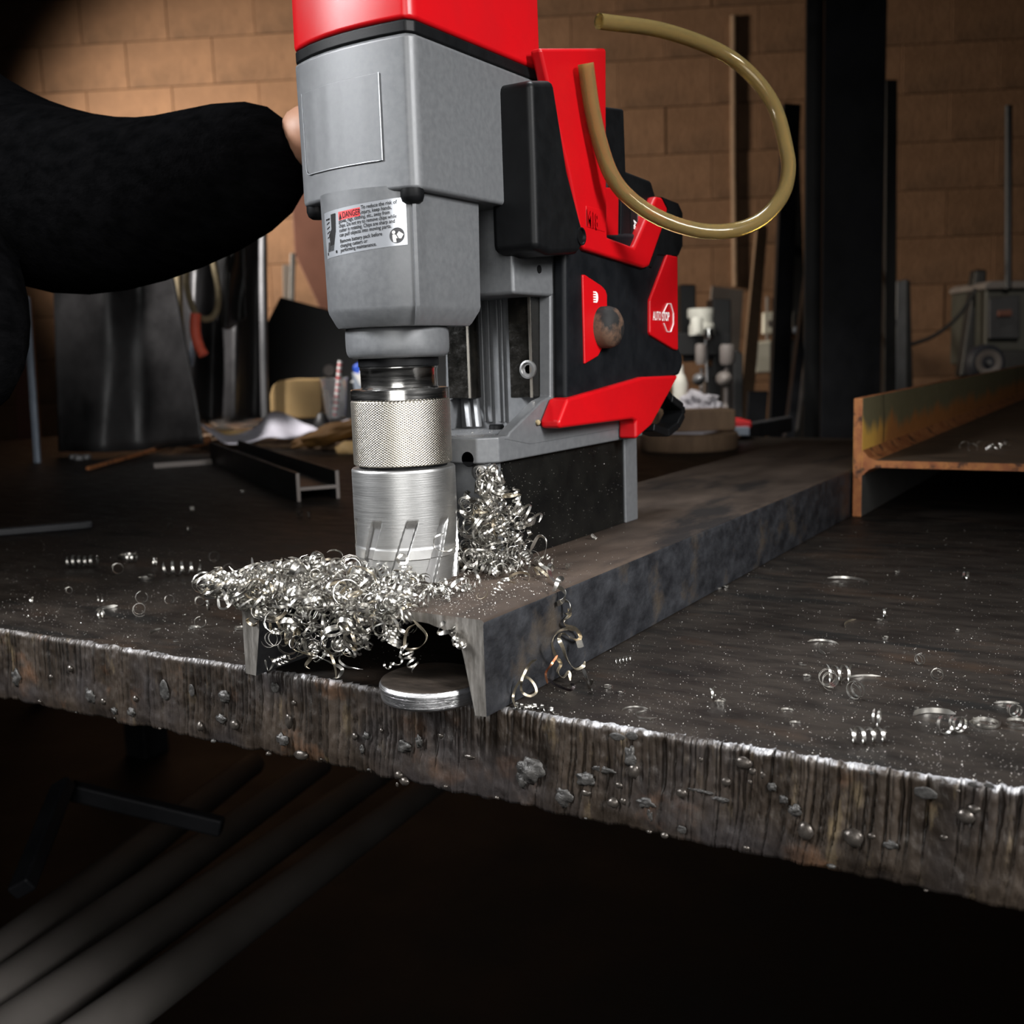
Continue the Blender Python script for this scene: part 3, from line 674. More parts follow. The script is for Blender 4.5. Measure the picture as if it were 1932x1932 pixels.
# warning sticker wrapped round the gear housing
arc = spline([(.0335, -.0272), (.022, -.0334), (.004, -.0368), (-.014, -.0345), (-.0262, -.0245), (-.0325, -.008), (-.034, .008)], 400)
cum = np.concatenate([[0], np.cumsum(np.linalg.norm(np.diff(arc, axis=0), axis=1))])
def on_house(s, z, off):
    x = np.interp(s, cum, arc[:, 0]); y = np.interp(s, cum, arc[:, 1])
    x2 = np.interp(s+.0005, cum, arc[:, 0]); y2 = np.interp(s+.0005, cum, arc[:, 1])
    t = np.array([x2-x, y2-y]); t /= np.linalg.norm(t)+1e-9; n = np.array([-t[1], t[0]])
    if n @ np.array([x, y]) < 0: n = -n
    k = .985+.015*min(max((z-.21)/.034, 0), 1)
    return np.array([AX+x*k+n[0]*off, AY+y*k+n[1]*off, z])
SW, SH, S0, Z0 = .0500, .0222, .0026, .2163
def stk(u, v, off=.00035): return on_house(S0+SW-u, Z0+v-.075*(SW-u), off)
g = MB(); n = 40; rows = [[stk(SW*i/n, SH*j/6, .0001) for i in range(n+1)] for j in range(7)]
g.loft(rows, closed=False); sticker = g.build('warning_sticker', MT['sticker'], gear, smooth=60); sticker['label'] = 'silver danger warning sticker'
def sm(off): return lambda u, v: stk(u, v, off)
g = MB(); n = 14; a0, a1, b0, b1 = .0125, .0262, .0166, .0206
g.loft([[stk(a0+(a1-a0)*i/n, v, .00017) for i in range(n+1)] for v in (b0, b1)], closed=False); g.build('danger_panel', MT['inkred'], sticker)
def tx(body, size, u, v, bold=0., width=.82):
    (vs, fs) = text2d(body, size, bold, width=width); return (vs, fs), (lambda a, b: stk(u+a, v+b, .00026))
parts = [tx('DANGER', .0040, .0152, .0173, .012, .70)]
tri = ([(.0128, .0170), (.0148, .0170), (.0138, .0202)], [(0, 1, 2)])
parts.append((tri, lambda a, b: stk(a, b, .00026)))
for i, (t, u0) in enumerate([('To reduce the risk of', .0268), ('injury, keep hands,', .0268), ('gloves, rags, clothing, etc., away from', .0125), ('chips. Do not try to remove chips while', .0125),
                             ('cutter is rotating. Chips are sharp and', .0125), ('can pull objects into moving parts.', .0125), ('Remove battery pack before', .0125), ('changing cutters or', .0125), ('performing maintenance.', .0125)]):
    parts.append(tx(t, .00252, u0, .0196-i*.00218-(.0008 if i > 5 else 0), .014, {2: .78, 3: .80, 4: .82}.get(i, .86)))
letter('warning_lettering', parts, MT['ink'], sticker)
g = MB()   # entanglement pictogram: arm, spindle and coil on a dark base line
def patch(pts): 
    g.add([stk(a, b, .00024) for a, b in pts], [tuple(range(len(pts)))])
patch([(.0068, .0205), (.0105, .0205), (.0098, .0120), (.0080, .0060), (.0050, .0055), (.0042, .0110), (.0066, .0135)])
patch([(.0015, .0014), (.0100, .0014), (.0100, .0028), (.0015, .0028)])
patch([(.0020, .0182), (.0056, .0182), (.0056, .0190), (.0020, .0190)])
for k in range(4): patch([(.0026, .0160-k*.0022), (.0052, .0168-k*.0022), (.0052, .0174-k*.0022), (.0026, .0166-k*.0022)])
for k in range(5): patch([(.0022+k*.0011, .0030), (.0028+k*.0011, .0030), (.0040+k*.0011, .0075), (.0034+k*.0011, .0075)])
g.build('arm_pictogram', MT['ink'], sticker, recalc=False)
g = MB(); patch([(.0450+.0037*math.cos(a), .0048+.0037*math.sin(a)) for a in np.linspace(0, 2*PI, 28, endpoint=False)]); g.build('manual_mark', MT['steeldark'], sticker, recalc=False)
g = MB()
def patch2(pts): g.add([stk(a, b, .0003) for a, b in pts], [tuple(range(len(pts)))])
patch2([(.0434+.0008*math.cos(a), .0064+.0008*math.sin(a)) for a in np.linspace(0, 2*PI, 14, endpoint=False)])
patch2([(.0428, .0053), (.0440, .0054), (.0448, .0044), (.0452, .0034), (.0444, .0036), (.0446, .0016), (.0432, .0018), (.0428, .0036)])
patch2([(.0449, .0052), (.0460, .0066), (.0482, .0050), (.0470, .0032), (.0458, .0034), (.0454, .0044)])
g.build('reader_mark', MT['white'], sticker, recalc=False)

# ------------------------------------------------------------------ steel chips
def ribbon(P, Wd, w, t):
    P = np.asarray(P, float); T = np.gradient(P, axis=0); T /= np.linalg.norm(T, axis=1, keepdims=True)+1e-12
    Wd = Wd-T*(Wd*T).sum(1, keepdims=True); Wd /= np.linalg.norm(Wd, axis=1, keepdims=True)+1e-12
    Nn = np.cross(T, Wd); n = len(P); s = np.linspace(0, 1, n); tp = np.minimum(1, np.minimum(s, 1-s)*14+.25)[:, None]
    ww = Wd*(w/2)*tp; tt = Nn*(t/2)
    V = np.stack([P-ww-tt, P+ww-tt, P+ww+tt, P-ww+tt], 1).reshape(-1, 3)
    i = np.arange(n-1)[:, None]*4; k = np.arange(4)[None, :]; k2 = (k+1) % 4
    F = np.stack([i+k, i+k2, i+4+k2, i+4+k], -1).reshape(-1, 4)
    return V, np.vstack([F, [[0, 3, 2, 1], [4*n-4, 4*n-3, 4*n-2, 4*n-1]]])
def curl(R, pitch, turns, w, t=.00014, grow=0., bend=0., rng=RNG, seg=15, wob=.08):
    n = max(8, int(turns*seg)); th = np.linspace(0, turns*2*PI, n); s = np.linspace(0, 1, n)
    r = R*(1+grow*s)*(1+wob*np.sin(th*.37+rng.uniform(0, 6)))
    z = pitch*th/(2*PI); z = z-z.mean()
    P = np.stack([r*np.cos(th), r*np.sin(th), z], -1)
    if bend: P[:, 0] += bend*(s-.5)**2*4*abs(z).max()
    W = np.tile([0, 0, 1.], (n, 1))+.25*np.stack([np.cos(th+1), np.sin(th+1), 0*th], -1)
    return ribbon(P, W, w, t)
def rrot(rng=RNG):
    q = rng.normal(size=4); q /= np.linalg.norm(q); w, x, y, z = q
    return np.array([[1-2*(y*y+z*z), 2*(x*y-z*w), 2*(x*z+y*w)], [2*(x*y+z*w), 1-2*(x*x+z*z), 2*(y*z-x*w)], [2*(x*z-y*w), 2*(y*z+x*w), 1-2*(x*x+y*y)]])
VARIANTS = []
for a in [(.0042, .0012, 2.4, .0013, 0), (.0050, .0020, 1.6, .0016, .1), (.0032, .0026, 3.2, .0013, 0), (.0026, .0040, 3.6, .0013, .2), (.0058, .0010, 1.2, .0015, .2), (.0048, .0004, 3.0, .0009, .15),
          (.0036, .0060, 2.6, .0016, .3), (.0060, .0030, .8, .0018, .1), (.0022, .0019, 4.5, .0011, 0), (.0042, .0072, 2.2, .0015, .1), (.0055, .0015, .55, .0015, 0), (.0030, .0010, 1.5, .0010, .4),
          (.0048, .0050, 1.5, .0017, .2), (.0034, .0034, 2.2, .0015, -.3)]:
    VARIANTS.append(curl(a[0], a[1], a[2], a[3]*.85, grow=a[4], bend=RNG.uniform(-.6, .6)))
VMESH = []
for k, (v, f) in enumerate(VARIANTS):
    me = np_mesh('steel_chip', v, f); me.materials.append(MT['chipgold'] if k in (7, 12) else MT['chip'])
    me.polygons.foreach_set('use_smooth', [True]*len(f)); me.set_sharp_from_angle(angle=math.radians(50)); VMESH.append(me)
def chip(k, loc, label, group, s=1.0, R=None, name='steel_chip'):
    o = bpy.data.objects.new(name, VMESH[k % len(VMESH)]); COL.objects.link(o)
    R = rrot() if R is None else R
    m = Matrix(((*(R[0]*s), loc[0]), (*(R[1]*s), loc[1]), (*(R[2]*s), loc[2]), (0, 0, 0, 1))); o.matrix_world = m
    return tag(o, label, 'metal chip', group)

SHAPES = ['tight bright coil chip', 'open curled chip', 'short spring chip', 'stretched spring chip', 'single loop chip', 'thin ring chip', 'wide stretched spiral chip', 'straw coloured hook chip', 'small tight spring chip', 'long wavy spiral chip', 'half-ring chip', 'thin spreading curl chip', 'straw coloured twisted chip', 'tapering spiral chip']
def heap_front(core):
    """a point in the mound on the channel mouth: on the web, over its edge, or hanging below it"""
    while True:
        x = RNG.uniform(-.166, -.040); u = (x+.166)/.126
        if RNG.random() < .50:
            y = RNG.uniform(-.010, .048 if x > -.13 else .040); hmax = .019*math.sin(min(1, u*1.25)*PI*.5+.12)*(1-u**3)*(1-max(0, y-.015)/.045)+.0025
            if abs(x-AX) < .04 and np.hypot(x-AX, y-AY) < CR0+.001: continue
            return np.array([x, y, CH+RNG.uniform(0.001, 1)*hmax])
        g = np.interp(x, [-.166, -.152, -.140, -.125, -.112, -.095, -.080, -.066, -.056, -.046, -.040], [.000, .002, .007, .019, .028, .031, .025, .022, .023, .012, .002])
        z = CH+.008-RNG.uniform(0, 1)**1.15*(g+.006); y = -RNG.uniform(0, .013)
        if z < CH-.006 and RNG.random() < .3: y = RNG.uniform(-.004, .006)
        return np.array([x, y, z])
def heap_back(core):
    while True:
        r = abs(RNG.normal(0, .5)); a = RNG.uniform(-PI, PI)
        z = RNG.uniform(0, 1)**1.9
        cx, cy = -.0605+.004*z, .0955+.002*z; rad = .034*(1-z)**.9+.006
        x = cx+rad*min(r, 1)*math.cos(a)*1.0; y = cy+rad*min(r, 1)*math.sin(a)*.75
        if y > .0985 and x < -.0585: y = .0985-RNG.uniform(0, .006)
        if x < -.0595 and y > .0995: continue
        if np.hypot(x-AX, y-AY) < CR0+.0025: continue
        return np.array([x, y, CH+.0015+z*.054])
for i in range(150):
    kv, pp = int(RNG.integers(0, 14)), heap_front(0)
    chip(kv, pp, SHAPES[kv]+(' hanging below the web edge' if pp[2] < CH-.006 else ' at the far-leg end of' if pp[0] < -.138 else ' beside the cutter in' if pp[1] > .02 else ' on the crest of')+(' in the channel mouth heap' if pp[2] < CH-.006 else ' the channel mouth heap'), 'chips in the heap at the channel mouth', RNG.uniform(.7, 1.12))
for i in range(84):
    kv, pp = int(RNG.integers(0, 14)), heap_back(0)
    chip(kv, pp, SHAPES[kv]+(' near the top of' if pp[2] > CH+.03 else ' at the foot of' if pp[2] < CH+.008 else ' half way up')+' the heap behind the cutter', 'chips in the heap behind the cutter', RNG.uniform(.65, 1.08))
def swarm(name, fn, n, smin, smax, label, fine=.5):
    Vs, Fs, c = [], [], 0
    for i in range(n):
        p = fn(0)
        if RNG.random() < fine: v, f = curl(RNG.uniform(.0012, .0032), RNG.uniform(.0008, .0036), RNG.uniform(.5, 2.6), RNG.uniform(.0005, .0012), grow=RNG.uniform(-.2, .4), seg=11)
        else: v, f = curl(RNG.uniform(.0028, .0058), RNG.uniform(.0008, .006), RNG.uniform(.6, 2.4), RNG.uniform(.0010, .0017), grow=RNG.uniform(-.2, .3), bend=RNG.uniform(-.5, .5), seg=12)
        Vs.append(v@rrot().T*RNG.uniform(smin, smax)+p); Fs.append(f+c); c += len(v)
    me = np_mesh(name, np.vstack(Vs), np.vstack(Fs)); me.polygons.foreach_set('use_smooth', [True]*len(me.polygons)); me.set_sharp_from_angle(angle=math.radians(50))
    return tag(link(name, me, MT['chip']), label, 'swarf', None, 'stuff')
swarm('swarf', heap_front, 560, .7, 1.1, 'dense tangle of small steel chips filling the heap at the channel mouth', .55)
swarm('swarf', heap_back, 300, .7, 1.0, 'dense tangle of small steel chips filling the heap behind the cutter', .6)

def strand(pts, w, label, m, coil=0., turns=0, t=.00016, n=160, name='steel_chip', twist=0., cat='metal chip', group=None, ph=0.):
    S = spline(pts, n); s = np.linspace(0, 1, n); T = np.gradient(S, axis=0); T /= np.linalg.norm(T, axis=1, keepdims=True)
    up = np.tile(-CF, (n, 1)); a = np.cross(T, up); a /= np.linalg.norm(a, axis=1, keepdims=True); b = np.cross(T, a)
    th = (s*turns*2*PI+ph)[:, None]; P = S+coil*(a*np.cos(th)+b*np.sin(th))
    if coil: W = T+.3*a
    else: W = a*np.cos(s*twist*PI)[:, None]+b*np.sin(s*twist*PI)[:, None]
    v, f = ribbon(P, W, w, t); me = np_mesh(name, v, f); me.polygons.foreach_set('use_smooth', [True]*len(f)); me.set_sharp_from_angle(angle=math.radians(50))
    return tag(link(name, me, m), label, cat, group)
ch, cg = MT['chip'], MT['chipgold']
E1 = lambda x, y, off=.003: atx(x, y, off)
strand([atz(1030, 1072, CH+.003), atz(1045, 1076, CH+.004), E1(1052, 1098), E1(1056, 1120), E1(1062, 1140), E1(1072, 1150)], .0024, 'coiled bright chip strand draped over the channel top edge', ch, .0028, 4, n=140)
strand([E1(1072, 1148), E1(1075, 1160), E1(1064, 1172), E1(1068, 1180), E1(1085, 1186), E1(1095, 1200), E1(1090, 1208), E1(1076, 1203), E1(1062, 1196), E1(1055, 1205, .005), E1(1062, 1222, .007), E1(1070, 1245, .009), E1(1085, 1262, .011), E1(1099, 1258, .012), E1(1104, 1248, .012)], .0019, 'long loose chip ribbon looping down the channel side', cg, n=200, twist=3)
strand([E1(1085, 1190, .006), E1(1070, 1186, .008), E1(1050, 1195, .008), E1(1042, 1215, .008), E1(1048, 1237, .007), E1(1058, 1252, .006), E1(1052, 1268, .006), E1(1062, 1278, .007), E1(1073, 1268, .009), E1(1076, 1284, .01)], .0017, 'straw coloured chip ribbon hanging in a hook against the channel side', cg, n=150, twist=2)
strand([E1(1092, 1208, .007), E1(1096, 1222, .009)], .0032, 'short bright chip tab hanging beside the looped ribbon', ch, n=20)
TZ = lambda x, y, z=.0012: atz(x, y, z)
strand([TZ(1100, 1262, .004), TZ(1108, 1280, .002), TZ(1114, 1290, .003), TZ(1117, 1282, .007)], .0018, 'bent bright chip strip standing by the foot of the channel', ch, n=50, twist=1)
strand([TZ(1033, 1290, .012), TZ(1030, 1270, .014), TZ(1040, 1254, .016), TZ(1052, 1236, .02)], .0010, 'thin copper coloured burnt chip wire at the channel foot', MT['copper'], n=60, name='burnt_chip')
strand([TZ(1033, 1280, .003), TZ(1045, 1290, .002), TZ(1062, 1298, .002), TZ(1076, 1302, .003), TZ(1083, 1294, .005), TZ(1076, 1290, .005)], .0013, 'blackened burnt chip with a curled end on the table', MT['burntblack'], n=70, name='burnt_chip')
strand([TZ(972, 1334, .001), TZ(968, 1315, .004), TZ(976, 1292, .010), TZ(992, 1278, .014), TZ(1006, 1288, .012), TZ(1012, 1305, .008), TZ(1000, 1313, .006), TZ(985, 1305, .008), TZ(984, 1285, .014), TZ(992, 1265, .018), TZ(1002, 1250, .022), TZ(1013, 1244, .024)], .0011, 'open looped chip standing on the table before the channel corner', cg, n=160)
strand([TZ(972, 1330, .001), TZ(990, 1334, .001), TZ(1015, 1333, .001), TZ(1050, 1342, .001)], .0014, 'flattened bright chip coil lying along the table edge', ch, .0014, 6, n=120)
# strands dangling from the front heap
DANG = ['kinked chip strand dangling nearest the far leg of the channel', 'twisting chip strand dangling longest towards the table edge', 'thin chip strand sweeping sideways over the table in the channel mouth', 'narrow chip strand hanging straight to the table rim',
        'fine beaded chip strand hanging above the steel slug', 'fine curled chip strand coiled above the steel slug', 'large open loop chip hanging from the web beside the slug', 'short wide chip strip caught in the fillet of the near leg',
        'small coil chip clinging inside the near leg of the channel', 'crumpled chip sliver stuck to the far leg end', 'upright loop chip standing inside the far leg', 'tiny spring chip lying inside the far leg', 'thin chip hoop arching off the heap against the cutter']
HS = lambda x, y, Y=-.006: aty(x, y, Y)
for i, (pl, coil, tn, w_) in enumerate([
        ([(556, 1190), (552, 1222), (575, 1232), (590, 1236), (577, 1255), (585, 1262)], 0, 0, .0019), ([(590, 1215), (596, 1235), (625, 1250), (645, 1262), (640, 1275), (628, 1280)], 0, 0, .0017),
        ([(640, 1200), (646, 1225), (640, 1245), (655, 1258), (685, 1263)], 0, 0, .0011), ([(606, 1190), (610, 1215), (624, 1236), (632, 1258), (634, 1285)], 0, 0, .0013),
        ([(740, 1210), (757, 1232), (753, 1248), (735, 1256), (726, 1256)], .0012, 3, .0012), ([(757, 1215), (770, 1232), (775, 1248), (786, 1262)], .0026, 4, .0008),
        ([(780, 1170), (805, 1200), (790, 1222), (765, 1222), (768, 1190), (785, 1176)], 0, 0, .0014), ([(840, 1172), (830, 1182), (828, 1194), (850, 1190), (858, 1182)], 0, 0, .0020),
        ([(850, 1185), (857, 1205), (866, 1220), (872, 1214), (862, 1208)], .0016, 3, .0015), ([(472, 1145), (478, 1160), (466, 1170), (478, 1180), (485, 1175)], 0, 0, .0015),
        ([(500, 1245), (506, 1265), (516, 1250), (508, 1238)], 0, 0, .0013), ([(520, 1250), (545, 1240)], .002, 4, .0014), ([(655, 1085), (668, 1068), (700, 1080), (714, 1105)], 0, 0, .0012)]):
    strand([HS(x, y, -.006 if i < 7 or i > 9 else -.003) for x, y in pl], w_, DANG[i], ch if i % 3 else cg, coil, tn, n=80, twist=1.5, group='strands dangling in the channel mouth')
strand([atz(475, 1052, CH+.012), atz(480, 1075, CH+.008), atz(500, 1080, CH+.008), atz(516, 1072, CH+.010), atz(520, 1058, CH+.014)], .0014, 'S-shaped chip sticking up above the heap over the table', ch, n=60)
strand([atz(415, 1145, CH-.004), atz(412, 1128, CH), atz(424, 1120, CH+.001), atz(440, 1118, CH+.002), atz(438, 1135, CH-.001), atz(425, 1148, CH-.004), atz(414, 1146, CH-.005), atz(410, 1132, CH-.003)], .0011, 'thin ring chip hooked on the far corner of the heap', ch, n=80)
strand([aty(x, y, .088) for x, y in ((1000, 1040), (1016, 1012), (1030, 1020), (1028, 1045), (1018, 1062), (1040, 1078))], .0018, 'wide chip ribbon arching out of the heap behind the cutter', ch, n=80, twist=1)
strand([aty(x, y, .036) for x, y in ((862, 1030), (845, 1040), (822, 1035), (820, 1015), (838, 1006))], .0009, 'thin hook chip flung out in front of the cutter flutes', ch, n=60, twist=1)
strand([atd(752, 1052, .535), atd(758, 1046, .535), atd(768, 1052, .534), atd(766, 1062, .534), atd(754, 1062, .534), atd(750, 1054, .533), atd(760, 1046, .533)], .0014, 'small round chip curl resting against the cutter', ch, n=50)

# scattered chips on the table: pixel spot, size, turns, pitch, width, label (None: one of the crumbs that nothing tells apart)
L_ = 'tiny bright chip crumb lying on the table on the curtain side'; R_ = 'tiny bright chip crumb lying on the table on the beam side'; W_ = 'tiny bright chip crumb lying on the channel top'
SCAT = [(157, 1071, .006, 5, .0042, .0022, 'stretched spring chip on the table nearest the arm side'), (243, 1052, .010, 3, .0006, .0016, 'round tangled chip coil on the table in a loose cluster'), (250, 1062, .006, 2, .003, .0018, 'chip curl under the round tangled coil'),
        (277, 1092, .008, 1, .001, .0016, 'single hooped chip in front of the tangled coil'), (222, 1083, .006, 1.2, .003, .0016, None), (345, 1086, .007, 4, .0062, .0020, 'long wavy spring chip between the coil cluster and the heap'),
        (293, 1068, .005, 1.4, .002, .0014, None), (403, 1060, .005, 2, .002, .0014, None), (430, 1085, .005, 1.2, .002, .0014, None), (363, 966, .004, 2, .002, .0018, None), (322, 1001, .004, 1.5, .002, .0014, None), (357, 1003, .003, 1.5, .002, .0014, None),
        (457, 930, .004, 2, .001, .0018, None), (566, 975, .004, 1.5, .002, .002, None), (583, 976, .004, 1, .003, .0016, None), (268, 1138, .006, .9, .002, .0012, 'open loop chip with a tail on the dusty table'), (200, 1150, .012, .18, .001, .0022, 'straight pale chip strip on the dusty table'),
        (193, 1167, .004, 1.5, .002, .0016, None), (262, 1163, .005, 1.6, .002, .0012, None), (320, 1140, .004, 1, .003, .0014, None), (376, 1143, .004, 1.5, .002, .0014, None), (392, 1150, .004, 1.2, .002, .0014, None), (290, 1192, .008, .2, .0, .0012, None),
        (365, 1187, .005, .6, .002, .0014, None), (378, 1184, .004, .8, .002, .0016, None), (331, 1211, .004, .5, .001, .0008, None), (456, 1187, .005, 1, .001, .0012, 'small ring chip against the channel leg'), (190, 1138, .003, 1, .002, .001, None), (60, 1140, .003, 1, .002, .001, None), (130, 1120, .003, 1.2, .002, .001, None),
        (1607, 1097, .013, .42, .003, .0020, 'large arched chip on the open table between channel and beam'), (1583, 1103, .005, .5, .001, .0012, None), (1600, 1177, .020, .16, .001, .0014, 'straight straw coloured chip strip on the open table'), (1549, 1228, .016, .18, .001, .0026, 'flat wide chip strip with a curl on its end'),
        (1553, 1213, .009, .4, .002, .0014, 'thin bent chip lying over the flat wide strip'), (1562, 1298, .006, 3.5, .0028, .0014, 'tangled chip coil on the scratched table'), (1585, 1287, .006, 3, .0045, .0014, 'stretched chip coil joined to the tangled coil'), (1615, 1282, .014, .3, .002, .0012, 'long bowed chip behind the tangled coil'), (1615, 1318, .006, 2, .003, .0016, 'small chip knot in front of the tangled coil'),
        (1345, 1319, .004, 1, .003, .0012, None), (1360, 1331, .0035, 2.2, .001, .001, None), (1213, 1352, .009, .55, .001, .0010, 'thin half-ring chip near the bright table rim'), (1195, 1338, .006, .4, .001, .0008, None), (1655, 1372, .006, 1.4, .002, .0012, 'hooked chip above the corkscrew chip'),
        (1640, 1402, .0045, 4, .0040, .0016, 'tight corkscrew chip near the bright table rim'), (1757, 1349, .010, .35, .001, .0028, 'broad mirror-bright chip flake on the table'), (1735, 1342, .005, .6, .002, .0014, None), (1782, 1385, .006, .8, .003, .0018, 'small half-curled chip beside the double ring chips'), (1806, 1381, .005, 2, .002, .0014, 'small tangled chip between half-curled chip and big ring'),
        (1860, 1368, .0078, 3, .0004, .0012, 'big double ring chip lying near the table rim'), (1836, 1369, .005, .5, .001, .0020, None), (1918, 1372, .008, 1.4, .0015, .0014, 'wide ring chip by the table rim, farthest from the channel'), (1912, 1352, .004, 2, .002, .0014, None), (1822, 1093, .004, 1, .002, .002, None), (1693, 1081, .003, 1, .001, .001, None),
        (1669, 1165, .004, 1, .002, .0016, None), (1660, 1172, .003, 1, .001, .0012, None), (1735, 1254, .004, 2, .002, .0009, None), (1768, 1283, .004, 2, .003, .0009, None), (1898, 1328, .010, .2, .001, .0012, None), (1670, 1207, .003, 1, .001, .0012, None), (1806, 1193, .002, 1, .001, .001, None), (1522, 1280, .003, 1, .001, .001, None), (1512, 1255, .004, .5, .001, .001, None),
        (1483, 1342, .004, .6, .001, .001, None), (1497, 1366, .004, .5, .001, .001, None), (1370, 1110, .003, 1, .001, .0014, None), (1352, 1112, .004, .5, .001, .0014, None), (1148, 1300, .003, 2, .001, .0006, None), (1172, 1308, .003, 1, .001, .0006, None), (1177, 1250, .0022, 5, .0022, .0005, 'fine thread-like screw chip on the table near the channel')]
for x, y, R_mm, tn, pit, wd, lab in SCAT:
    left = x < 900; n_ = 1.0
    v, f = curl(R_mm*.62 if tn >= .5 else R_mm, pit, tn, wd*.8, grow=RNG.uniform(0, .3), wob=.1, bend=0)
    c = v.mean(0); v = v-c
    a = RNG.uniform(0, PI); ca, sa = math.cos(a), math.sin(a)
    flat = (pit < .0016 and tn >= .5) or tn < .7
    if not flat:    # lay the coil axis down
        v = v@np.array([[0, 0, -1], [0, 1, 0], [1, 0, 0]]).T
        if lab and pit > .003: ca, sa = math.cos(.55), math.sin(.55)
    v = v@np.array([[ca, -sa, 0], [sa, ca, 0], [0, 0, 1]]).T
    v[:, 2] -= v[:, 2].min()-.0001
    v = v*(1.15 if left else 1.0)
    me = np_mesh('steel_chip', v, f); me.materials.append(cg if 'straw' in (lab or '') else ch); me.polygons.foreach_set('use_smooth', [True]*len(f)); me.set_sharp_from_angle(angle=math.radians(50))
    o = bpy.data.objects.new('steel_chip', me); COL.objects.link(o); o.location = atz(x, y, 0)
    tag(o, lab or (L_ if left else R_), 'metal chip', None if lab else ('chip crumbs on the curtain side' if left else 'chip crumbs on the beam side'))
for x, y in ((1072, 1075), (905, 1105), (910, 1128), (860, 1128), (878, 1108), (845, 1135), (940, 1120), (955, 1100), (1165, 990), (1120, 1018)):
    o = chip(int(RNG.integers(0, 14)), atz(x, y, CH)+[0, 0, .0018], W_, 'chip crumbs on the channel top', .5)
for x, y in ((1820, 846), (1835, 850), (1868, 848), (1885, 846), (1895, 842), (1905, 840), (1850, 843)):
    chip(int(RNG.integers(0, 14)), atz(x, y, wz0+.0066)+[0, 0, .0025], 'tiny bright chip crumb lying on the rusty beam web', 'chip crumbs on the beam', .9)
# fine metal dust
def dust():
    Vs = []
    tet = np.array([[1, 1, 1], [1, -1, -1], [-1, 1, -1], [-1, -1, 1]], float)*.5
    def put(p, s): Vs.append((tet*[1, 1, .6])@rrot().T*s+p)
    for i in range(6500):
        x, y = RNG.uniform(960, 1932), RNG.uniform(960, 1480); p = atz(x, y, 0)
        if p[0] < .001 or p[1] < ey(p[0])+.002 or p[1] > .62: continue
        put(p+[0, 0, .0001], RNG.uniform(.00012, .00042)*(1 if RNG.random() < .9 else 2))
    for i in range(3800):
        x, y = RNG.uniform(0, 470), RNG.uniform(900, 1260); p = atz(x, y, 0)
        if p[1] < ey(p[0])+.002 or p[0] > -CW-.001: continue
        put(p+[0, 0, .0001], RNG.uniform(.00012, .0005)*(1 if RNG.random() < .93 else 2))
    for i in range(1500):
        p = np.array([RNG.normal(-.05, .04), abs(RNG.normal(0, .07)), CH+.0001])
        if -CW < p[0] < -.002: put(p, RNG.uniform(.00015, .0007))
    for i in range(420):
        a = RNG.random()**2
        put(np.array([MXR+.0001, .113+a*.15, CH+RNG.random()*.058]), RNG.uniform(.0001, .0005))
    for i in range(160): put(np.array([RNG.uniform(XL+.01, XS-.004), RNG.uniform(.098, .16), .1181]), RNG.uniform(.00015, .0005))
    for i in range(500): put(np.array([RNG.uniform(-.14, -.01), RNG.uniform(.02, .3), .0001]), RNG.uniform(.0001, .0005))
    n = len(Vs); F = (np.array([[0, 1, 2], [0, 3, 1], [0, 2, 3], [1, 3, 2]])[None]+np.arange(n)[:, None, None]*4).reshape(-1, 3)
    tag(link('metal_dust', np_mesh('metal_dust', np.vstack(Vs), F), ch), 'fine glittering metal dust strewn over table and channel', 'dust', None, 'stuff')
dust()

# ------------------------------------------------------------------ background of the shop
def P(x, y, d): return atd(x, y, d)
def obj_bars(name, bars, m, label, cat, group=None, bevel=.003):
    g = MB()
    for p, q, w_, h_ in bars: g.bar(p, q, w_, h_, (CF[0], CF[1], 0))
    return tag(g.build(name, m, None, bevel), label, cat, group)
def slab(name, pts, d, th, m, label=None, cat=None, parent=None, bev=.003):
    """a board facing the camera side: outline at depth d, thickness th away from it"""
    q = [P(x, y, d) for x, y in pts]; g = MB(); g.loft([q, [p+np.array([CF[0], CF[1], 0])*th for p in q]])
    o = g.build(name, m, parent, bev); return tag(o, label, cat) if label else o
def to_floor(p): return np.array([p[0], p[1], FLOOR])
def drape(name, pts_top, pts_bot, d, m, label, cat, folds=5, amp=.03, seed=0, th=.004, parent=None):
    """hanging sheet between an upper and a lower pixel line at depth d, with soft vertical folds"""
    n, k = 50, 26; T = spline([(*p, 0) for p in pts_top], n); B = spline([(*p, 0) for p in pts_bot], n); rows = []
    for j in range(k):
        v = j/(k-1); row = []
        for i in range(n):
            x = T[i, 0]*(1-v)+B[i, 0]*v; y = T[i, 1]*(1-v)+B[i, 1]*v; u_ = i/(n-1)
            dd = d+amp*(math.sin(u_*folds*PI+seed+v*1.3)*(.4+.6*v)+.5*mnoise.noise(Vector((u_*3+seed, v*3, 0))))
            row.append(P(x, y, dd))
        rows.append(row)
    V = np.array(rows).reshape(-1, 3); ii = np.arange(n*k).reshape(k, n)
    F = np.stack([ii[:-1, :-1], ii[1:, :-1], ii[1:, 1:], ii[:-1, 1:]], -1).reshape(-1, 4)
    o = link(name, np_mesh(name, V, F), m, parent); s_ = o.modifiers.new('thick', 'SOLIDIFY'); s_.thickness = th
    o.data.polygons.foreach_set('use_smooth', [True]*len(F))
    return tag(o, label, cat) if label else o
